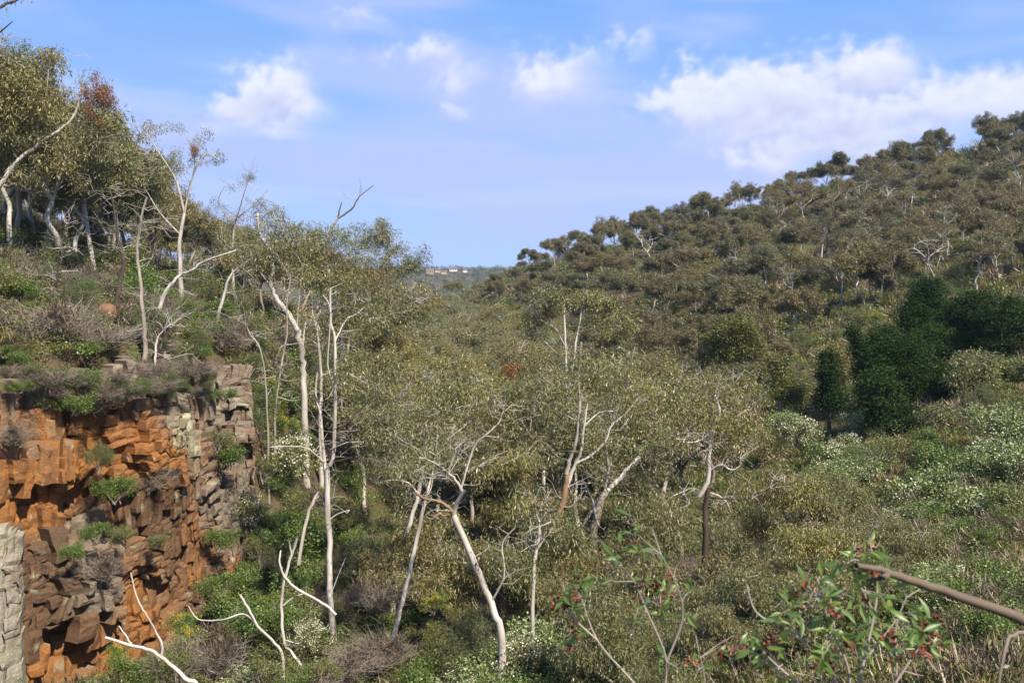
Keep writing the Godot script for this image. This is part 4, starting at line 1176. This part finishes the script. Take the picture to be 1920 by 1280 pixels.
	for a in list:
		var at := G(a[0], a[2])
		var src: Node3D = kinds[a[4]][r.randi() % kinds[a[4]].size()]
		var hidden := screen(at).y
		if absf(hidden - a[1]) > 60.0:   # the foot is hidden by what stands in front: trust the picture's height a little
			at.y = lerpf(at.y, P(a[0], a[1], a[2]).y, 0.6)
		dup(src, {"dry": "dry_bush", "soft": "feathery_bush", "yellow": "broom_bush", "white": "blossom_shrub"}.get(a[4], "leafy_shrub"), at, r.randf() * TAU, Vector3.ONE * a[3] * Vector3(1, r.randf_range(0.85, 1.1), 1), says[a[4]] + " " + a[5], "shrub", "shrubs " + a[5])
	# plants on the ledges of the cliff
	for a in [[215, 925, 43.3, 0.75, "green", "bright green shrub growing on the middle ledge of the cliff"], [180, 1000, 42.6, 0.55, "green", "green tuft on the grassy ledge of the cliff"], [235, 1005, 43.6, 0.55, "olive", "olive tuft on the cliff ledge"], [130, 1035, 41.3, 0.5, "green", "green tuft at the lower end of the cliff ledge"], [185, 865, 43.0, 0.6, "soft", "grey-green wispy bush rooted in a crack of the cliff"], [200, 1070, 42.8, 0.7, "dry", "dry grass hanging below the cliff ledge"], [140, 760, 42.2, 0.6, "green", "green plants in the gully at the cliff's top edge"], [150, 720, 42.6, 0.7, "green", "leafy plants spilling over the cliff top"], [30, 820, 39.8, 0.6, "dry", "dry brush on a rock shelf of the cliff"], [420, 860, 51.5, 0.9, "green", "green shrub between the rock outcrops"], [405, 830, 51.0, 0.7, "olive", "olive shrub in the cleft beside the cliff's end"], [415, 1010, 50.5, 0.7, "green", "green tuft at the base of the rock buttress"], [300, 1010, 45.4, 0.4, "olive", "small olive tuft on brown rock of the cliff"]]:
		var src: Node3D = kinds[a[4]][0]
		dup(src, "ledge_plant", P(a[0], a[1] + 14, a[2] - 0.9), r.randf() * TAU, Vector3.ONE * a[3] * 1.5, a[5], "shrub", "plants on the cliff")
	for k in 30:   # brush hanging over the upper ledges
		var px := -10.0 + k * 14.8 + r.randf_range(-6, 6)
		var d := 33.0
		while d < 50.0 and 960.0 + F * lin(XE, d) / d < px:
			d += 0.1
		var kd: String = ["dry", "dry", "green", "dry", "olive", "soft"][r.randi() % 6]
		dup(kinds[kd][r.randi() % kinds[kd].size()], "ledge_plant", P(px, r.randf_range(700, 752), d + 0.1), r.randf() * TAU, Vector3.ONE * r.randf_range(0.4, 0.8), says[kd] + " hanging on the upper ledges of the cliff", "shrub", "brush on the upper ledges of the cliff")
	for k in 64:   # scrub spilling over the lip of the cliff
		var d := lerpf(34.5, 50.5, (k + r.randf()) / 64.0)
		var x := lin(XE, d) - r.randf_range(0.7, 3.2)
		var at := Vector3(x, maxf(H(x, -d), -5.9 + 0.25 * r.randfn()) - 0.05, -d)
		var kd: String = ["green", "olive", "dry", "dry", "soft", "dry", "green", "olive"][r.randi() % 8]
		dup(kinds[kd][r.randi() % kinds[kd].size()], "lip_shrub", at, r.randf() * TAU, Vector3.ONE * r.randf_range(0.5, 1.15), says[kd] + " spilling over the lip of the cliff", "shrub", "scrub on the lip of the cliff")
	# scrub on the slopes, scattered
	for k in 190:
		var px := r.randf_range(-30, 620)
		var d := r.randf_range(46, 100)
		var at := G(px, d)
		if lin(XE, d) - at.x < 1.5 or (absf(px - 200.0) < 45.0 and d < 54.0): continue
		var kd: String = ["green", "olive", "olive", "soft", "dry", "dry", "green"][r.randi() % 7]
		dup(kinds[kd][r.randi() % kinds[kd].size()], "slope_shrub", at, r.randf() * TAU, Vector3.ONE * r.randf_range(0.8, 1.7) * (1.0 if d < 70 else 1.3), says[kd] + " on the slope " + around(at), "shrub", "scrub on the slope above the cliff")
	for k in 130:
		var px := r.randf_range(420, 1920)
		var d := r.randf_range(33, 62)
		var at := G(px, d)
		if lin(XE, d) - at.x > -1.0: continue
		var kd: String = ["green", "olive", "olive", "pale", "dry", "olive", "green"][r.randi() % 7]
		dup(kinds[kd][r.randi() % kinds[kd].size()], "gully_shrub", at, r.randf() * TAU, Vector3.ONE * r.randf_range(1.0, 2.2), says[kd] + " in the gully " + around(at), "shrub", "shrubs on the gully floor")
	for k in 130:
		var px := r.randf_range(1380, 1950)
		var d := r.randf_range(62, 150)
		var at := G(px, d)
		var kd: String = ["green", "olive", "olive", "olive", "soft"][r.randi() % 5]
		dup(kinds[kd][r.randi() % kinds[kd].size()], "hillside_shrub", at, r.randf() * TAU, Vector3.ONE * r.randf_range(1.2, 2.6), says[kd] + " on the hillside " + around(at), "shrub", "shrubs on the open hillside")
	for p in [[1620, 33, 1.5, "green"], [1690, 31, 1.4, "olive"], [1750, 33, 1.6, "green"], [1810, 30, 1.4, "olive"], [1870, 32, 1.7, "green"], [1930, 29, 1.5, "green"], [1780, 27, 1.3, "green"], [1850, 26, 1.3, "olive"], [1920, 25, 1.4, "green"], [1700, 28, 1.3, "pale"], [1640, 29, 1.2, "olive"], [1560, 30, 1.2, "green"], [1890, 36, 1.8, "green"], [1800, 37, 1.8, "pale"], [1720, 37, 1.6, "olive"], [1960, 33, 1.8, "green"], [1990, 27, 1.6, "olive"], [1480, 29, 1.1, "olive"]]:
		var kd: String = p[3]
		dup(kinds[kd][r.randi() % kinds[kd].size()], "bank_shrub", G(p[0], p[1]), r.randf() * TAU, Vector3.ONE * p[2], says[kd] + " on the bank below the dead branch", "shrub", "shrubs on the bank below the dead branch")
	for k in 44:
		var px := r.randf_range(440, 800)
		var d := r.randf_range(46, 68)
		var at := G(px, d)
		var kd: String = ["green", "olive", "olive", "green", "soft", "dry"][r.randi() % 6]
		if lin(XE, d) - at.x > -0.5 and d < 52: continue
		dup(kinds[kd][r.randi() % kinds[kd].size()], "gully_shrub", at, r.randf() * TAU, Vector3.ONE * r.randf_range(0.9, 1.7), says[kd] + " on the gully side " + around(at), "shrub", "shrubs on the gully side")
	for k in 20:
		var px := r.randf_range(-30, 470)
		var d := r.randf_range(60, 112)
		var at := G(px, d)
		if lin(XE, d) - at.x < 2.0: continue
		var kd: String = ["soft", "olive", "olive", "soft", "green"][r.randi() % 5]
		var sc := r.randf_range(1.7, 2.8)
		dup(kinds[kd][r.randi() % kinds[kd].size()], "tall_shrub", at, r.randf() * TAU, Vector3(sc, sc * 1.35, sc), "tall " + says[kd] + " on the slope " + around(at), "shrub", "tall scrub on the slope above the cliff")
	for k in kinds.values():
		for n in k: n.queue_free()

func build_undergrowth() -> void:
	var r := rg(900)
	for kind in [["blade", "grass", "short green and straw grass on the slopes", 5200, 1.0], ["olive", "undergrowth", "low olive ground cover between the trees", 5200, 1.3], ["dry", "dry_undergrowth", "low grey twiggy litter and dead stalks", 3000, 1.2], ["green", "ground_ferns", "low bright green ground cover", 3600, 1.2]]:
		var g := Geo.new()
		for k in 3:
			g.quads(Transform3D(Basis(Vector3.UP, k * 2.1), Vector3(r.randfn() * 0.3, 0.15, r.randfn() * 0.3)), TM["%s%d" % [kind[0], k]], k)
		var mm := MultiMesh.new()
		mm.transform_format = MultiMesh.TRANSFORM_3D
		mm.mesh = g.mesh(quad_index.slice(0, g.v.size() / 4 * 6))
		var where := []
		while where.size() < kind[3]:
			var d := 20.0 * pow(300.0 / 20.0, pow(r.randf(), 0.95))
			var px := r.randf_range(-60, 1980)
			var at := G(px, d)
			var e := lin(XE, d) - at.x
			if d < 54 and e > -0.6 and e < 2.2: continue
			var sc: float = kind[4] * r.randf_range(0.6, 1.4) * clampf(d / 55.0, 1.0, 2.6)
			where.append(Transform3D(Basis(Vector3.UP, r.randf() * TAU).scaled(Vector3.ONE * sc), at))
		mm.instance_count = where.size()
		for k in where.size():
			mm.set_instance_transform(k, where[k])
		var o := MultiMeshInstance3D.new()
		o.name = numbered(kind[1])
		o.multimesh = mm
		o.material_override = leaf
		add_child(o)
		tag(o, kind[2], kind[1].replace("_", " "), "", "stuff")

func build_far_ridge() -> void:
	var r := rg(1200)
	var g := Geo.new()
	for k in 2600:
		var d := r.randf_range(900, 1950)
		var x := (r.randf_range(560, 1150) - 960.0) / F * d
		var at := Vector3(x, H(x, -d), -d)
		var h := r.randf_range(4, 9) * (1.0 + 1.1 * maxf(0.0, noise.get_noise_2d(x * 0.5, d * 0.2)))
		g.quads(Transform3D(Basis(Vector3.UP, r.randf() * TAU).scaled(Vector3(7, h, 7) * r.randf_range(0.7, 1.1)), at + Vector3(0, h * 0.45, 0)), TM["dark%d" % (k % 3)] if k % 3 else TM["far%d" % (k % 3)], r.randi())
	var o := leafpart("distant_woodland", g, self)
	tag(o, "distant wooded ridge beyond the mouth of the gorge", "woodland", "", "stuff")
	for a in [[807, 508, 14, 8, Color(0.62, 0.48, 0.26), "long ochre building on the distant ridge"], [850, 504, 14, 5, Color(0.62, 0.60, 0.56), "white flat building on the distant ridge"], [821, 506, 9, 5, Color(0.55, 0.46, 0.36), "small beige house beside the ochre building"], [832, 509, 10, 4, Color(0.52, 0.42, 0.30), "low tan house below the distant ridge top"], [872, 506, 7, 5, Color(0.72, 0.66, 0.58), "small cream house at the end of the distant ridge"]]:
		var d := 1420.0
		var p := P(a[0], a[1] + a[3] * 0.5, d)
		var t := thing("distant_house", p, a[5], "house")
		var w: float = a[2] * d / F
		var h: float = a[3] * d / F
		var m := StandardMaterial3D.new()
		m.albedo_color = (a[4] as Color).linear_to_srgb()
		m.roughness = 0.9
		var b := BoxMesh.new()
		b.size = Vector3(w, h * 0.65 + 2.0, 9)
		var wall := part("wall", b, m, t)
		wall.position = Vector3(0, h * 0.325 - 1.0, 0)
		var rm := StandardMaterial3D.new()
		rm.albedo_color = Color(0.42, 0.36, 0.33)
		rm.roughness = 0.9
		var roof := PrismMesh.new()
		roof.size = Vector3(10, h * 0.4, w + 1.0)
		var ro := part("roof", roof, rm, t)
		ro.rotation.y = PI / 2
		ro.position = Vector3(0, h * 0.85, 0)
		var gm := StandardMaterial3D.new()
		gm.albedo_color = Color(0.16, 0.18, 0.2)
		gm.roughness = 0.2
		for k in 3:
			var wb := BoxMesh.new()
			wb.size = Vector3(w * 0.14, h * 0.3, 0.3)
			part("window", wb, gm, t).position = Vector3((k - 1) * w * 0.3, h * 0.33, 4.6)

func big_leaf(bend: float, fold: float) -> ArrayMesh:   # one metre long, along +z
	var st := SurfaceTool.new()
	st.begin(Mesh.PRIMITIVE_TRIANGLES)
	st.set_smooth_group(0)
	var w := [0.02, 0.11, 0.155, 0.13, 0.07, 0.005]
	for k in 5:
		for s in [-1.0, 1.0]:
			var q := []
			for j in [k, k + 1]:
				var z: float = j / 5.0
				q.append(Vector3(0, -bend * z * z, z))
				q.append(Vector3(s * w[j], -bend * z * z + fold * w[j], z))
			for v in ([q[0], q[1], q[3], q[0], q[3], q[2]] if s < 0 else [q[0], q[3], q[1], q[0], q[2], q[3]]):
				st.add_vertex(v)
	st.generate_normals()
	return st.commit()

func build_foreground() -> void:
	var r := rg(1500)
	var leaves := [big_leaf(0.15, 0.5), big_leaf(0.35, 0.3), big_leaf(0.05, 0.7)]
	var greens := []
	for c in [Color(0.07, 0.135, 0.024), Color(0.10, 0.175, 0.034), Color(0.05, 0.10, 0.02)]:
		var m := StandardMaterial3D.new()
		m.albedo_color = c.linear_to_srgb()
		m.roughness = 0.42
		m.backlight_enabled = true
		m.backlight = Color(0.6, 0.65, 0.35)
		m.cull_mode = BaseMaterial3D.CULL_DISABLED
		greens.append(m)
	var reds := []
	for c in [Color(0.15, 0.034, 0.018), Color(0.20, 0.058, 0.022), Color(0.11, 0.034, 0.02)]:
		var m := StandardMaterial3D.new()
		m.albedo_color = c.linear_to_srgb()
		m.roughness = 0.6
		reds.append(m)
	var pod := Geo.new()   # a cluster of three-winged seed capsules, about 4 cm across
	for k in 9:
		var c := Vector3(r.randfn(), r.randfn(), r.randfn()) * 0.011
		for w in 3:
			var a := TAU * w / 3.0 + k
			var side := Vector3(cos(a), 0.2, sin(a))
			var up := Vector3(0, 1, 0.3).normalized()
			var first := pod.v.size()
			for q in 7:
				var b := PI * q / 6.0
				pod.v.append(c + up * cos(b) * 0.009 + side * sin(b) * 0.010)
				pod.n.append(side.cross(up).normalized())
				pod.c.append(Color.WHITE)
			for q in range(1, 6):
				pod.i.append_array([first, first + q, first + q + 1])
	var pod_mesh := pod.mesh()
	# stems: radius, [px, py, ...]
	for bush in [
		{"label": "hop bush with green leaves and red seed capsules close to the lookout", "d": 4.2, "n": 290, "pods": 40, "stems": [
			[0.011, [1640, 1420, 1600, 1330, 1590, 1250, 1560, 1180, 1540, 1120]], [0.009, [1600, 1330, 1620, 1240, 1640, 1150, 1645, 1090, 1630, 1010]], [0.008, [1640, 1420, 1680, 1280, 1680, 1180, 1700, 1120]],
			[0.008, [1600, 1330, 1540, 1240, 1480, 1180, 1420, 1150, 1400, 1095]], [0.007, [1590, 1250, 1570, 1210, 1560, 1150, 1530, 1080]], [0.007, [1640, 1400, 1520, 1300, 1460, 1250, 1430, 1220]], [0.007, [1620, 1240, 1660, 1190, 1690, 1150]], [0.006, [1640, 1150, 1610, 1090, 1600, 1040]], [0.006, [1680, 1280, 1720, 1220, 1740, 1190]]],
			"dense": [[1630, 1040, 40, 45], [1600, 1120, 70, 50], [1690, 1130, 40, 60], [1550, 1080, 40, 40], [1640, 1190, 80, 50], [1480, 1170, 40, 40], [1420, 1240, 50, 40], [1540, 1250, 80, 30], [1730, 1190, 40, 40]]},
		{"label": "hop bush with sparse leaves and scattered orange-red capsules", "d": 5.2, "n": 140, "pods": 26, "stems": [
			[0.010, [1260, 1440, 1240, 1340, 1250, 1240, 1215, 1150, 1190, 1090]], [0.008, [1240, 1340, 1180, 1270, 1120, 1200, 1090, 1120]], [0.008, [1250, 1240, 1280, 1160, 1270, 1100, 1240, 1040]], [0.007, [1260, 1440, 1320, 1300, 1310, 1220]], [0.006, [1120, 1200, 1070, 1150, 1055, 1090]]],
			"dense": [[1180, 1010, 40, 40], [1100, 1110, 40, 40], [1240, 1100, 60, 60], [1270, 1180, 50, 50], [1060, 1170, 30, 60], [1330, 1220, 50, 40]]},
	]:
		var d: float = bush.d
		var first: Array = bush.stems[0][1]
		var base := P(first[0], first[1], d)
		base.y = H(base.x, base.z) - 0.05
		var t := thing("hop_bush", base, bush.label, "bush")
		var nodes := []
		for s in bush.stems:
			var pts := []
			var slope := r.randf_range(-0.3, 0.3)
			for k in range(0, s[1].size(), 2):
				pts.append(P(s[1][k], s[1][k + 1], d + slope * k * 0.06))
			if s == bush.stems[0]:
				pts.insert(0, base)
			var rad := []
			for k in pts.size():
				rad.append(s[0] * lerpf(1.0, 0.35, float(k) / (pts.size() - 1)))
			var sm := smooth(pts, rad, 4)
			nodes.append_array(sm[0].slice(3))
			var loc := []
			for p in sm[0]: loc.append(p - base)
			var g := Geo.new()
			g.tube(loc, sm[1], 6, GREY_A, DARK_A, noise)
			part("stem", g.mesh(), bark, t)
		var tg := Geo.new()
		var put := []
		for k in int(bush.n / 4.0):
			var z: Array = bush.dense[r.randi() % bush.dense.size()]
			var c := P(z[0] + r.randfn() * z[2] * 0.6, z[1] + r.randfn() * z[3] * 0.6, d + r.randf_range(-0.3, 0.3))
			var best := 1e9
			var at: Vector3 = nodes[0]
			for q: Vector3 in nodes:
				if q.distance_squared_to(c) < best:
					best = q.distance_squared_to(c)
					at = q
			twig(tg, at - base, c - base, 0.0035, GREY_A, DARK_A, r, 4)
			put.append([at, c])
		for k in int(bush.n):
			var a: Array = put[k % put.size()]
			var p: Vector3 = (a[0] as Vector3).lerp(a[1], r.randf_range(0.6, 1.0)) if k >= put.size() else a[1]
			var dir: Vector3 = ((a[1] - a[0]).normalized() * 0.8 + Vector3(r.randfn(), r.randfn() + 0.5, r.randfn()) * 0.7).normalized()
			var o := part("leaf", leaves[r.randi() % 3], greens[r.randi() % 3], t)
			var up := Vector3(r.randfn(), 1.0, r.randfn() + 0.5).normalized()
			o.basis = Basis.looking_at(-dir, up).scaled_local(Vector3.ONE * r.randf_range(0.055, 0.10))
			o.position = p - base
		for k in int(bush.pods):
			var a: Array = put[r.randi() % put.size()]
			var o := part("seed_capsule", pod_mesh, reds[r.randi() % 3], t)
			o.position = (a[0] as Vector3).lerp(a[1], r.randf_range(0.5, 1.0)) - base + Vector3(r.randfn(), r.randfn(), r.randfn()) * 0.02
			o.rotation = Vector3(r.randf() * 6, r.randf() * 6, r.randf() * 6)
			o.scale = Vector3.ONE * r.randf_range(0.8, 1.4)
		part("twigs", tg.mesh(), bark, t)
	# the dead branch reaching in, with its trunk outside the frame
	drawn_tree("dead_branch", "thick weathered dead branch reaching across above the hop bush", "dead branch", "", 3.9, [
		[0.04, 0.03, grey_bark(), [2260, 1700, 2230, 1500, 2160, 1300, 2060, 1215]],
		[0.027, 0.010, grey_bark(), [2060, 1215, 1980, 1180, 1900, 1155, 1790, 1112, 1700, 1085, 1650, 1070, 1606, 1060]],
		[0.012, 0.006, grey_bark(), [1665, 1076, 1650, 1084, 1628, 1087]],
		[0.012, 0.007, grey_bark(), [1930, 1165, 1915, 1150, 1900, 1138]],
	], [], 71, {})
	drawn_tree("dead_branch", "curved dark dead twig arching low beside the lookout", "dead branch", "", 4.4, [
		[0.016, 0.012, [GREY_B, DARK_A], [2080, 1500, 2060, 1300, 2000, 1200, 1950, 1185]],
		[0.012, 0.006, [GREY_B, DARK_A], [1950, 1185, 1900, 1190, 1885, 1220, 1870, 1300]],
	], [], 72, {})

func grey_bark() -> Array:
	return [Color(0.17, 0.135, 0.108), Color(0.075, 0.058, 0.047)]
